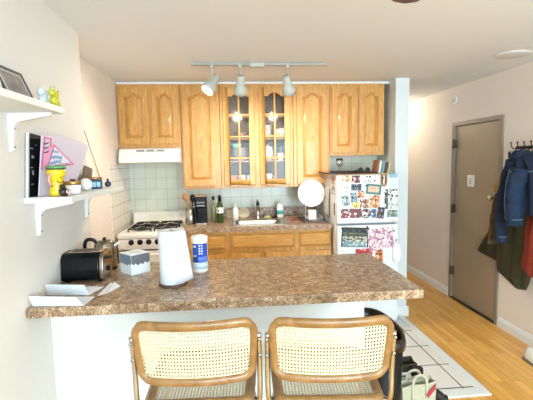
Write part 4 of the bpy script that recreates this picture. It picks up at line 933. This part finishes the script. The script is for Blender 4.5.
MB().lathe([(0, 0), (.024, 0), (.03, .004), (.034, .038), (.034, .042), (0, .042)], (-.70, 1.855, S2), 26).build('jar', ceramic, t)
MB().lathe([(.0352, .041), (.0352, .056), (.033, .058), (0, .058)], (-.70, 1.855, S2), 26).build('lid', plain('gold_lid', 'C29A62', rough=.25, metal=.9), t)
MB().sphere((-.70, 1.855, S2+.063), .009, scale=(1.5, 1.5, .6)).build('lid_ornament', plain('dark_red_ornament', '4A2420'), t)
t = thing('white_ball', 'white perforated ceramic ball on the lower shelf', 'ornament', (-.715, 2.06, S2)); t.name = 'ceramic_ball'
MB().sphere((-.715, 2.06, S2+.031), .031, 20, 14).build('ball', ceramic, t)
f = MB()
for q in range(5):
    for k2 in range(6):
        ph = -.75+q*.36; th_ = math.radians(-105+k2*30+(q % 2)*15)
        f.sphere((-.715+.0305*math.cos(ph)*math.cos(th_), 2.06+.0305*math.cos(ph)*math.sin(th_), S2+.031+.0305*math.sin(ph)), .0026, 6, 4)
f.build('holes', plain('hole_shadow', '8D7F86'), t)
solo('gadget_box', MB().box(-.78, -.74, 1.93, 2.03, S2, S2+.03), plain('dark_grey_box', '54504C', rough=.4), 'small dark grey box between candle jar and white ball', 'box', bevel=.003)
t = thing('glass_jar', 'blue glass jar with gold lid and pale label on the lower shelf', 'jar', (-.72, 2.215, S2))
MB().lathe([(0, 0), (.034, 0), (.036, .004), (.036, .045), (.033, .05), (0, .05)], (-.72, 2.215, S2), 24).build('jar', plain('blue_glass', '1D4F74', rough=.1, coat=.5), t)
MB().lathe([(.036, .05), (.036, .062), (0, .063)], (-.72, 2.215, S2), 24).build('lid', plain('gold_lid', 'C29A62'), t)
MB().box(-.70, -.683, 2.178, 2.18, S2+.012, S2+.038).build('label', plain('pale_blue_label', '9FD0E0'), t)
MB().box(-.73, -.706, 2.177, 2.179, S2+.012, S2+.038).build('label', plain('pale_blue_label', '9FD0E0'), t)
t = thing('perfume_bottle', 'tiny dark blue faceted bottle at the far end of the shelf', 'bottle', (-.70, 2.37, S2))
MB().sphere((-.70, 2.37, S2+.017), .018, 8, 5, scale=(1.1, 1.1, .95)).build('bottle', plain('navy_glass', '22304E', rough=.1, coat=.5), t)
MB().lathe([(.006, 0), (.006, .008), (.010, .010), (0, .018)], (-.70, 2.37, S2+.032), 8).build('stopper', plain('navy_glass', '22304E'), t)
# cord and copper loop
cp = [at(83.8, 129, 'X', -1.012), at(90, 147, 'X', -1.012), at(94.5, 161, 'X', -1.010), at(100, 178, 'X', -1.010)]
cp[1].z -= .01
solo('hanging_cord', MB().tube(smooth_path(cp, 2), .0028, 6), plain('brown_cord', '8A7560', rough=.8), 'thin brown cord hanging down the kitchen side wall', 'cord')
lp = [Vector((XK+.006, 2.80+.10*math.cos(a), 1.30+.016*math.sin(a)+.02*math.cos(a))) for a in [q*PI/8 for q in range(16)]]
solo('wire_loop', MB().tube(lp, .0025, 6, closed=True), plain('copper_wire', 'C77A55', rough=.3, metal=.7), 'small copper wire loop on the wall just under the lower shelf', 'wire loop')

# ------------------------------------------------------------------ track light
def track():
    y = 3.14; t = thing('track_light', 'white ceiling track rail with three adjustable spotlights', 'track light', (.25, y, ZC))
    MB().box(-.27, .765, y-.017, y+.017, ZC-.02, ZC-.0005).build('rail', plain('track_grey', 'A4A9A3', rough=.35), t, bevel=.003)
    MB().box(.175, .285, y-.024, y+.024, ZC-.034, ZC-.001).build('power_feed', plain('lamp_white', 'BDC1B6', rough=.4), t, bevel=.006)
    lw = plain('lamp_white', 'BDC1B6')
    aims = [((-.115, y, ZC-.155), (-.50, -.36, -.72)), ((.10, y, ZC-.165), (-.02, .58, -.85)), ((.465, y, ZC-.165), (.25, .52, -.85))]
    for i, (c_, a) in enumerate(aims):
        a = Vector(a).normalized(); c_ = Vector(c_)
        sx = c_.x
        hd = thing('head', '', '', (0, 0, 0)); 
        for kk in ('label', 'category'): del hd[kk]
        bpy.data.objects.remove(hd)
        st = MB().box(sx-.012, sx+.012, y-.014, y+.014, ZC-.038, ZC-.02); st.tube([(sx, y, ZC-.036), (sx, y, c_.z+.02)], .006, 8); st.tube([(sx, y, c_.z+.03), c_+a*.0], .007, 8)
        stem = st.build('stem', lw, t)
        b_ = c_ - a*.075
        h = MB().lathe([(0, 0), (.026, 0), (.031, .006), (.033, .07), (.036, .078), (.050, .10), (.054, .125), (.050, .150), (.047, .150), (.050, .125), (.044, .10), (.03, .08), (0, .075)], b_, 28, axis=a)
        hd = h.build('lamp_head', lw, t)
        em, nt_, bb = newmat('warm_bulb_%d' % i) if ('warm_bulb_%d' % i) not in MATS else (None, None, None)
        bb.inputs['Base Color'].default_value = (1, .9, .75, 1); bb.inputs['Emission Color'].default_value = (1, .82, .58, 1); bb.inputs['Emission Strength'].default_value = 14
        MB().sphere(tuple(b_+a*.125), .036, scale=(1, 1, 1)).build('bulb', em, hd)
        l = bpy.data.lights.new('spot', 'SPOT'); l.energy = (18, 12, 12)[i]; l.color = (1, .86, .68); l.spot_size = math.radians(150); l.spot_blend = .9; l.shadow_soft_size = .04
        lo = bpy.data.objects.new('lamp_spot', l); COL.objects.link(lo); lo.location = b_ + a*.19; lo.rotation_euler = a.to_track_quat('-Z', 'Y').to_euler()
track()
# assumed hall ceiling lamp, unseen behind the stub wall, added for the warm glow
t = thing('assumed_hall_lamp', 'assumed round flush ceiling lamp, unseen in the hall beyond the stub wall', 'ceiling lamp', (2.0, 5.2, ZC))
MB().lathe([(.15, 0), (.15, -.015), (.13, -.05), (.08, -.075), (0, -.085)], (2.0, 5.2, ZC), 28).build('shade', plain('opal_glass', 'F6EBD8'), t)
l = bpy.data.lights.new('assumed_hall_bulb', 'POINT'); l.energy = 5.5; l.color = (1, .84, .66); l.shadow_soft_size = .1
lo = bpy.data.objects.new('assumed_hall_bulb', l); COL.objects.link(lo); lo.location = (2.0, 5.2, ZC-.16)
# ceiling fan: only a blade tip enters the photograph
t = thing('ceiling_fan', 'ceiling fan with dark reddish wooden blades, one tip entering above', 'ceiling fan', (.62, .585, ZC))
MB().lathe([(.06, 0), (.055, -.03), (.012, -.04), (.012, -.15), (.08, -.16), (.10, -.19), (.10, -.235), (.05, -.27), (0, -.275)], (.62, .585, ZC-.0), 28).build('motor', plain('fan_bronze', '4A3A30', rough=.4, metal=.6), t)
for q in range(5):
    a = math.radians(90+2+72*q); ca, sa = math.cos(a), math.sin(a)
    P = [(.09, -.03), (.20, -.045), (.70, -.06), (.765, -.05), (.79, -.02), (.79, .02), (.765, .05), (.70, .06), (.20, .045), (.09, .03)]
    MB().prism([(.62+u*ca-v*sa, .585+u*sa+v*ca, ZC-.222+v*.12) for u, v in P], (0, 0, .008)).build('blade', plain('fan_mahogany', '5A2E26', rough=.4), t)

# ------------------------------------------------------------------ cane chairs
def make_chair(cx, yb, label, wk=1.0, rot=0.0):
    """cantilever stool, back towards the camera; seat runs to +Y"""
    t = thing('bar_chair', label, 'chair', (cx, yb, 0), 'cane-backed chairs at the breakfast bar')
    HW = .203*wk; ZT_, ZB_ = 1.000, .779; R = .043
    def bow(x): return -.036*(1-(x/HW)**2)
    def rake(z): return yb - (z-.80)*.20
    P = []
    for (px, pz_, a0) in ((HW-R, ZT_-R, 0), (-(HW-R), ZT_-R, 90), (-(HW-R-.008), ZB_+R, 180), (HW-R-.008, ZB_+R, 270)):
        for q in range(7):
            a = math.radians(a0+15*q); P.append((px+R*math.cos(a), pz_+R*math.sin(a)))
        
    Q = []
    for i in range(len(P)):
        a, b_ = P[i], P[(i+1) % len(P)]; n = max(1, int(math.dist(a, b_)/.02))
        for q in range(n): Q.append((a[0]+(b_[0]-a[0])*q/n, a[1]+(b_[1]-a[1])*q/n))
    path = [(cx+x, rake(z)+bow(x), z) for x, z in Q]
    MB().tube(path, [(.0200 if z > ZT_-.012 else (.0170 if z < ZB_+.012 else .0152)) for x, z in Q], 12, closed=True, sq=.75, up=(1, 0, 0)).build('backrest_frame', bent, t)
    # woven cane with real holes
    def cane(fn, nx, nz, inside, nm):
        m_ = MB(); hf = .32
        for i in range(nx):
            for j in range(nz):
                u0, u1, v0, v1 = i/nx, (i+1)/nx, j/nz, (j+1)/nz
                if not inside((u0+u1)/2, (v0+v1)/2): continue
                du, dv = (u1-u0), (v1-v0); um, vm = (u0+u1)/2, (v0+v1)/2
                O = [(u0, v0), (um, v0), (u1, v0), (u1, vm), (u1, v1), (um, v1), (u0, v1), (u0, vm)]
                k_ = .62
                I = [(um-du*hf*k_, vm-dv*hf*k_), (um, vm-dv*hf), (um+du*hf*k_, vm-dv*hf*k_), (um+du*hf, vm), (um+du*hf*k_, vm+dv*hf*k_), (um, vm+dv*hf), (um-du*hf*k_, vm+dv*hf*k_), (um-du*hf, vm)]
                m_.add([fn(*p) for p in O+I], [(q, (q+1) % 8, 8+(q+1) % 8, 8+q) for q in range(8)])
        return m_.build(nm, cane_m, t, solid=.0016)
    hw2, zb2, zt2 = HW-.006, ZB_+.004, ZT_-.004
    def fb(u, v):
        x = -hw2+2*hw2*u; z = zb2+(zt2-zb2)*v; return (cx+x, rake(z)+bow(x)-.001, z)
    cane(fb, 36, 15, lambda u, v: not ((abs(u-.5) > .46) and (abs(v-.5) > .42)), 'backrest_cane')
    # seat
    SZ = .672; sy0, sy1 = yb-.006, yb+.40; sw0, sw1 = .200*wk, .216*wk; SR = .05
    def seat_ring(ins):
        out = []
        for (px, py, a0) in ((sw1-SR, sy1-SR, 0), (-(sw1-SR), sy1-SR, 90), (-(sw0-SR), sy0+SR, 180), (sw0-SR, sy0+SR, 270)):
            for q in range(7):
                a = math.radians(a0+15*q); out.append((px+(SR-ins)*math.cos(a), py+(SR-ins)*math.sin(a)))
        return out
    f = MB(); path = [(cx+x, y-(.016*(1-(x/.2)**2) if y < yb+.05 else 0), SZ) for x, y in seat_ring(.018)]
    f.tube(path, .021, 12, closed=True, sq=1.0, up=(0, 0, 1)); f.build('seat_frame', bent, t)
    def fs_(u, v):
        y = sy0+.01+(sy1-sy0-.02)*v; w_ = (sw0+(sw1-sw0)*v)-.01; x = -w_+2*w_*u; return (cx+x, y, SZ+.010-.006*math.sin(PI*u)*math.sin(PI*v))
    cane(fs_, 32, 32, lambda u, v: not ((abs(u-.5) > .44) and (abs(v-.5) > .44)), 'seat_cane')
    # chrome tube frame: one bent tube each side, joined on the floor and by a foot rail
    for s_ in (-1, 1):
        x = cx+s_*(HW+.0195)
        P = [(x-s_*.002, rake(.935)+.006, .945), (x, rake(.80)+.008, .80), (x, yb+.010, .70), (x-s_*.004, yb+.02, .655), (x-s_*.03, yb+.09, .648), (x-s_*.032, yb+.34, .648), (x-s_*.032, yb+.375, .625), (x-s_*.01, yb+.375, .05), (x, yb+.345, .0125), (x, yb-.02, .0125)]
        Q = [Vector(P[0]), Vector(P[1])] 
        sm = smooth_path(P, 2)
        MB().tube(sm, .0098, 10).build('tube_frame', chrome, t)
        for z in (.925, .86): MB().lathe([(.006, 0), (.007, .003), (0, .005)], (x, rake(z)-.003, z), 10, axis=(0, -1, 0)).build('screw', steel, t)
    f = MB().tube([(cx-HW-.024, yb+.375, .26), (cx+HW+.024, yb+.375, .26)], .0105, 10); f.build('foot_rail', chrome, t)
    MB().tube([(cx-HW-.024, yb-.02, .0125), (cx+HW+.024, yb-.02, .0125)], .0115, 10).build('floor_bar', chrome, t)
    MB().tube([(cx-HW+.008, yb+.32, .648), (cx+HW-.008, yb+.32, .648)], .008, 10).build('seat_crossbar', chrome, t)
    t.rotation_euler = (0, 0, math.radians(rot))
    return t
make_chair(-.137, 1.400, 'left cane-backed bentwood bar chair with chrome frame', 1.015, rot=-2.6)
make_chair(.342, 1.362, 'right cane-backed bentwood bar chair, the one beside the black bin', 1.02, rot=-5.5)

# ------------------------------------------------------------------ bin, bags, shoe
t = thing('trash_bin', 'slim black plastic trash bin beside the end of the breakfast bar', 'trash bin', (.752, 2.0, 0))
def sup(rx, ry, z, n=36, e=2.6, cx=.752, cy=2.0):
    out = []
    for q in range(n):
        a = 2*PI*q/n; ca, sa = math.cos(a), math.sin(a); out.append((cx+rx*math.copysign(abs(ca)**(2/e), ca), cy+ry*math.copysign(abs(sa)**(2/e), sa), z))
    return out
def loft(rings, capb=True):
    n = len(rings[0]); vs = [v for r in rings for v in r]
    fs = [(a*n+i, a*n+(i+1) % n, (a+1)*n+(i+1) % n, (a+1)*n+i) for a in range(len(rings)-1) for i in range(n)]
    if capb: fs.append(list(range(n)))
    return vs, fs
m_ = MB(); m_.add(*loft([sup(.085, .19, .0), sup(.105, .215, .62), sup(.102, .212, .62), sup(.08, .185, .012)]), True); m_.build('bucket', plain('bin_plastic', '141110', rough=.55, spec=.25), t)
m_ = MB(); m_.add(*loft([sup(.102, .212, .62), sup(.112, .232, .622), sup(.115, .236, .65), sup(.108, .23, .682), sup(.098, .215, .678), sup(.096, .21, .63)], False), True); m_.build('rim', plain('dark_bin_rim', '1E1815', rough=.3), t)
m_ = MB(); m_.add(*loft([sup(.097, .212, .64), sup(.06, .15, .652), sup(.002, .005, .655)]), True); m_.build('lid', plain('bin_lid', '2A211C', rough=.35), t)

# bags standing on the floor behind the right-hand chair
def bag(name, label, cx, cy, w_, d_, h_, mat, rot, strapmat, flare=1.08, stripes=None, hz=.08, strapw=.011):
    t = thing(name, label, 'bag', (cx, cy, 0)); a = math.radians(rot)
    def T(x, y, z): return (cx+x*math.cos(a)-y*math.sin(a), cy+x*math.sin(a)+y*math.cos(a), z)
    def rg(k_, z, wob=0, ins=0):
        out = []
        for (u, v) in ((-1, -1), (-.5, -1.0), (0, -1.03), (.5, -1), (1, -1), (1, 0), (1, 1), (.5, 1), (0, 1.0), (-.5, 1), (-1, 1), (-1, 0)):
            out.append(T(u*(w_*k_/2-ins), v*(d_*k_/2-ins), z+wob*math.sin(u*5+v*3)))
        return out
    m_ = MB(); m_.add(*loft([rg(.96, .0), rg(1.0, h_*.3), rg(1.03, h_*.65), rg(flare, h_, .006), rg(flare, h_-.002, .006, .006), rg(.98, h_*.5, 0, .006), rg(.94, .006, 0, .006)]), False); m_.build('body', mat, t, bevel=0)
    for s_ in (-1, 1):
        y = s_*d_*flare/2*1.0
        P = [T(-w_*.22, y, h_*.72), T(-w_*.22, y, h_), T(-w_*.18, y*.9, h_+hz*.75), T(0, y*.8, h_+hz), T(w_*.18, y*.9, h_+hz*.75), T(w_*.22, y, h_), T(w_*.22, y, h_*.72)]
        dirw = Vector((math.cos(a), math.sin(a), 0)); Q = smooth_path(P, 2); sm = MB(); vs = []; nv = len(Q)
        for i in range(nv):
            tg = (Q[min(i+1, nv-1)]-Q[max(i-1, 0)]).normalized(); nr = Vector((-math.sin(a), math.cos(a), 0)); sd = tg.cross(nr).normalized()
            off = nr*(s_*.004)
            vs += [Q[i]+sd*strapw+off, Q[i]-sd*strapw+off]
        sm.add(vs, [(2*i, 2*i+2, 2*i+3, 2*i+1) for i in range(nv-1)], True); sm.build('strap_handle', strapmat, t, solid=.003)
    if stripes:
        for (P, col) in stripes:
            MB().prism([T(u*w_/2, -d_/2*flare*1.0-.006-.0*v, v*h_) for u, v in P], tuple(Vector(T(0, -.002, 0))-Vector(T(0, 0, 0)))).build('red_stripe', col, t)
    return t
canv = plain('pale_olive_canvas', 'B9B79E', rough=.85, var=.05, bscale=60)
strapc = plain('beige_webbing', 'BDB9A0', rough=.8)
redp = plain('red_print', 'B0383E', rough=.6)
bag('shopping_bag', 'pale canvas shopping bag with red diagonal stripes on the floor', 1.015, 2.06, .20, .055, .30, canv, 8, strapc, hz=.055, strapw=.008, stripes=[([(.35, .80), (.98, .98), (.98, .88), (.5, .72)], redp), ([(.05, .45), (.6, .60), (.75, .50), (.3, .36)], redp), ([(-.9, .55), (-.5, .75), (-.4, .65), (-.8, .45)], redp)])
white_bag = plain('white_poly_bag', 'E6E4E0', rough=.6)
bag('paper_bag', 'white carrier bag with red corner print behind the canvas shopping bag', .985, 2.155, .25, .045, .26, white_bag, 8, white_bag, flare=1.04, hz=.0001+.02, stripes=[([(.62, .80), (.99, .99), (.99, .85), (.8, .75)], redp)])
olive = plain('olive_canvas', '424230', rough=.9, var=.12, bscale=30)
t = bag('tote_bag', 'dark olive tote bag with tall beige handles behind the striped bag', .985, 2.425, .36, .10, .235, olive, -4, plain('beige_webbing_pale', 'BEBBA6'), flare=1.02, hz=.06, strapw=.008)
t = thing('ankle_boot', 'black ankle boot standing on the tiles behind the bags', 'boot', (1.2, 2.29, 0))
MB().tube(smooth_path([(1.15, 2.315, .05), (1.20, 2.30, .05), (1.27, 2.285, .042), (1.32, 2.28, .032)], 2), .03, 12, sq=1).build('foot', blackm, t)
MB().tube(smooth_path([(1.155, 2.315, .045), (1.15, 2.315, .13), (1.145, 2.315, .235)], 2), .034, 12).tube(smooth_path([(1.16, 2.31, .17), (1.20, 2.295, .11), (1.28, 2.28, .05)], 2), .034, 12).build('shaft', blackm, t)
MB().prism([(1.11, 2.28, .0), (1.11, 2.35, .0), (1.33, 2.315, .0), (1.355, 2.28, 0), (1.33, 2.25, .0)], (0, 0, .016)).build('sole', black, t)
t = thing('white_sneaker', 'white shoe tip with grey sole at the right edge of the floor', 'shoe', (2.24, 2.60, 0)); t.name = 'sneaker'
sh_ = MB()
def shoe_ring(y, w_, h_, z0=.02): return [(2.235+w_*math.cos(a)*1.0, y, z0+max(0, h_*math.sin(a))) for a in [q*PI/8 for q in range(9)]]
rows = [shoe_ring(2.485+.0, .02, .02), shoe_ring(2.50, .036, .035), shoe_ring(2.54, .045, .045), shoe_ring(2.60, .043, .06), shoe_ring(2.66, .038, .085), shoe_ring(2.72, .036, .09), shoe_ring(2.75, .03, .08)]
vs = [v for r in rows for v in r]; n = 9
sh_.add(vs, [(a*n+i, a*n+i+1, (a+1)*n+i+1, (a+1)*n+i) for a in range(len(rows)-1) for i in range(n-1)] + [list(range(n)), [(len(rows)-1)*n+i for i in range(n)]], True); sh_.build('upper', ceramic, t)
MB().prism([(2.235+x, y, 0) for x, y in ((-.036, 2.50), (-.02, 2.482), (.02, 2.482), (.036, 2.50), (.047, 2.55), (.044, 2.62), (.04, 2.75), (-.04, 2.75), (-.044, 2.62), (-.047, 2.55))], (0, 0, .022)).build('sole', plain('sole_grey', '7D746A'), t)

# ------------------------------------------------------------------ coat rack and coats
t = thing('coat_rack', 'dark iron rail of wall hooks carrying the coats', 'coat rack', (XR, 2.93, 1.60))
MB().box(XR-.016, XR-.001, 2.45, 3.20, 1.612, 1.638).build('rail', plain('dark_bronze_iron', '2E211E', rough=.4, metal=.4), t, bevel=.003)
for q in range(10):
    y = 3.185-.075*q
    f = MB().tube(smooth_path([(XR-.012, y, 1.625), (XR-.045, y, 1.615), (XR-.065, y, 1.635), (XR-.070, y, 1.665)], 2), .0042, 8); f.sphere((XR-.070, y, 1.668), .008)
    f.tube(smooth_path([(XR-.012, y, 1.618), (XR-.035, y, 1.600), (XR-.05, y, 1.585), (XR-.06, y, 1.60)], 2), .004, 8)
    f.build('hook', plain('dark_bronze_iron', '2E211E'), t)
def drape(profile, xoff, thick, folds, amp, mat, parent, name, nu=40, nv=26, phase=0, subd=0, sag=0):
    """profile: list of (z, y_left, y_right) from top to bottom, y_left being the far (image-left) edge; a closed bulging garment body"""
    m_ = MB()
    def prof(v):
        s_ = v*(len(profile)-1); i = min(int(s_), len(profile)-2); f_ = s_-i; a, b_ = profile[i], profile[i+1]
        return [a[k2]*(1-f_)+b_[k2]*f_ for k2 in range(3)]
    n2 = nu
    vs = []; fs = []
    for j in range(nv+1):
        v = j/nv; z, yl, yr = prof(v)
        for side in (0, 1):
            for i in range(n2+1):
                u = i/n2 if side == 0 else 1-i/n2
                y = yl+(yr-yl)*u; bul = thick*(math.sin(PI*u)**.5)*(.55+.45*min(1, v*3))
                if side == 0: x = xoff - bul - amp*math.sin(u*folds*2*PI+phase+v*1.3)*min(1, v*2+.2)*math.sin(PI*u)**.3
                else: x = xoff
                vs.append((x, y, z + sag*math.sin(PI*u)*(1 if j == nv else 0)))
    w_ = 2*(n2+1)
    for j in range(nv):
        for i in range(w_): fs.append((j*w_+i, j*w_+(i+1) % w_, (j+1)*w_+(i+1) % w_, (j+1)*w_+i))
    fs.append(list(range(w_))); fs.append([nv*w_+i for i in range(w_)])
    m_.add(vs, fs, True); return m_.build(name, mat, parent)
def sleeve(pts, r, mat, parent, name='sleeve', sq=.8):
    P = smooth_path(pts, 3); n = len(P); rr = []
    for i in range(n):
        u = i/(n-1); rr.append((r[0]*(1-u)+r[1]*u)*(1+.07*math.sin(u*28)))
    return MB().tube(P, rr, 14, sq=sq).build(name, mat, parent)
denim = plain('blue_denim', '132A45', rough=.85, var=.4, bscale=20, bump=.5)
denim_d = plain('dark_denim', '122238', rough=.85, var=.2, bscale=22, bump=.5)
stitch = plain('pale_denim_hem', '7D99B0', rough=.85)
olv = plain('dark_olive_wool', '332E1C', rough=.9, var=.15, bscale=18, bump=.4)
olv2 = plain('olive_khaki', '3B371F', rough=.9, var=.12, bscale=14, bump=.4)
tan = plain('tan_wool', 'A5854E', rough=.95, var=.18, bscale=30, bump=.4)
rust = plain('rust_red_cotton', '8A2E17', rough=.85, var=.14, bscale=14, bump=.3)
# olive coat, hanging flared to the left, in the back
g_ = 'coats on the hooks'
t = thing('overcoat', 'dark olive overcoat whose hem flares out over the door', 'coat', (XR-.02, 3.2, .55), g_)
drape([(1.575, 3.17, 3.05), (1.50, 3.20, 2.98), (1.39, 3.265, 2.98), (1.11, 3.345, 2.99), (.89, 3.48, 3.0), (.74, 3.60, 3.0), (.64, 3.67, 3.0), (.61, 3.36, 3.0)], XR-.022, .035, 3, .006, olv, t, 'coat_body')
t = thing('long_coat', 'long khaki-olive coat hanging straight below the denim jacket', 'coat', (XR-.09, 3.05, .5), g_)
drape([(1.56, 3.12, 2.95), (1.40, 3.18, 2.88), (1.17, 3.24, 2.86), (.90, 3.285, 2.86), (.62, 3.29, 2.88), (.545, 3.28, 2.90), (.48, 3.01, 2.93)], XR-.078, .045, 3, .010, olv2, t, 'coat_body', phase=1)
t = thing('wool_jacket', 'tan woolly jacket peeking out left of the denim jacket', 'jacket', (XR-.14, 3.2, .8), g_)
drape([(1.48, 3.10, 3.02), (1.40, 3.19, 3.02), (1.30, 3.29, 3.03), (1.25, 3.275, 3.04), (1.19, 3.20, 3.05)], XR-.142, .018, 2, .003, tan, t, 'jacket_body')
sleeve([(XR-.16, 3.19, 1.24), (XR-.16, 3.225, 1.10), (XR-.16, 3.245, .95), (XR-.16, 3.25, .80)], (.034, .046), plain('brown_khaki_sleeve', '5E4A26', rough=.9, var=.15, bscale=20), t, sq=.35)
t = thing('rain_jacket', 'rust red garment hanging at the right edge below the denim jacket', 'jacket', (XR-.20, 2.7, .65), g_)
drape([(1.10, 2.84, 2.62), (1.01, 2.86, 2.58), (.85, 2.85, 2.56), (.70, 2.885, 2.55), (.655, 2.82, 2.56)], XR-.155, .06, 3, .010, rust, t, 'jacket_body')
t = thing('denim_jacket', 'blue denim jacket hanging in front of the other coats', 'jacket', (XR-.2, 2.95, .8), g_)
drape([(1.60, 2.97, 2.84), (1.575, 3.00, 2.78), (1.50, 3.02, 2.68), (1.40, 3.04, 2.62), (1.25, 3.01, 2.60), (1.12, 2.98, 2.60)], XR-.182, .075, 4, .012, denim_d, t, 'jacket_body', phase=.6)
sleeve([(XR-.225, 2.94, 1.52), (XR-.235, 2.985, 1.40), (XR-.235, 3.03, 1.24), (XR-.235, 3.05, 1.06), (XR-.235, 3.035, .86)], (.056, .050), denim_d, t, sq=.7)
sleeve([(XR-.28, 2.78, 1.46), (XR-.30, 2.80, 1.34), (XR-.30, 2.815, 1.20), (XR-.30, 2.80, 1.04)], (.070, .062), denim, t, sq=.7)
MB().tube([(XR-.235, 3.039, .90), (XR-.235, 3.035, .855)], .053, 16, sq=.72, up=(0, 1, 0)).build('cuff', denim, t)
MB().tube([(XR-.30, 2.805, 1.075), (XR-.30, 2.80, 1.03)], .065, 16, sq=.72, up=(0, 1, 0)).build('cuff', denim, t)
MB().tube([(XR-.235, 3.0395, .904), (XR-.235, 3.039, .900)], .0540, 16, sq=.73, up=(0, 1, 0)).build('seam_stitching', stitch, t)
MB().tube([(XR-.30, 2.8055, 1.079), (XR-.30, 2.805, 1.075)], .0660, 16, sq=.73, up=(0, 1, 0)).build('seam_stitching', stitch, t)
MB().lathe([(.009, 0), (.009, .004), (0, .005)], (XR-.348, 2.79, 1.05), 12, axis=(-1, -.1, 0)).build('cuff_button', ceramic, t)
MB().tube(smooth_path([(XR-.23, 2.98, 1.575), (XR-.265, 2.93, 1.54), (XR-.265, 2.87, 1.55), (XR-.235, 2.82, 1.595)], 2), .024, 10, sq=.5).build('collar', denim, t)
MB().tube(smooth_path([(XR-.245, 3.03, 1.47), (XR-.262, 2.92, 1.43), (XR-.262, 2.78, 1.43), (XR-.25, 2.68, 1.45)], 2), .003, 6).build('yoke_seam', stitch, t)
MB().tube(smooth_path([(XR-.335, 2.83, 1.46), (XR-.355, 2.84, 1.34), (XR-.355, 2.85, 1.20), (XR-.350, 2.835, 1.08)], 2), .0022, 6).build('sleeve_seam', stitch, t)
MB().prism([(XR-.262, 2.90, 1.38), (XR-.262, 2.97, 1.38), (XR-.262, 2.97, 1.35), (XR-.262, 2.935, 1.335), (XR-.262, 2.90, 1.35)], (-.012, 0, 0)).build('pocket_flap', denim, t)
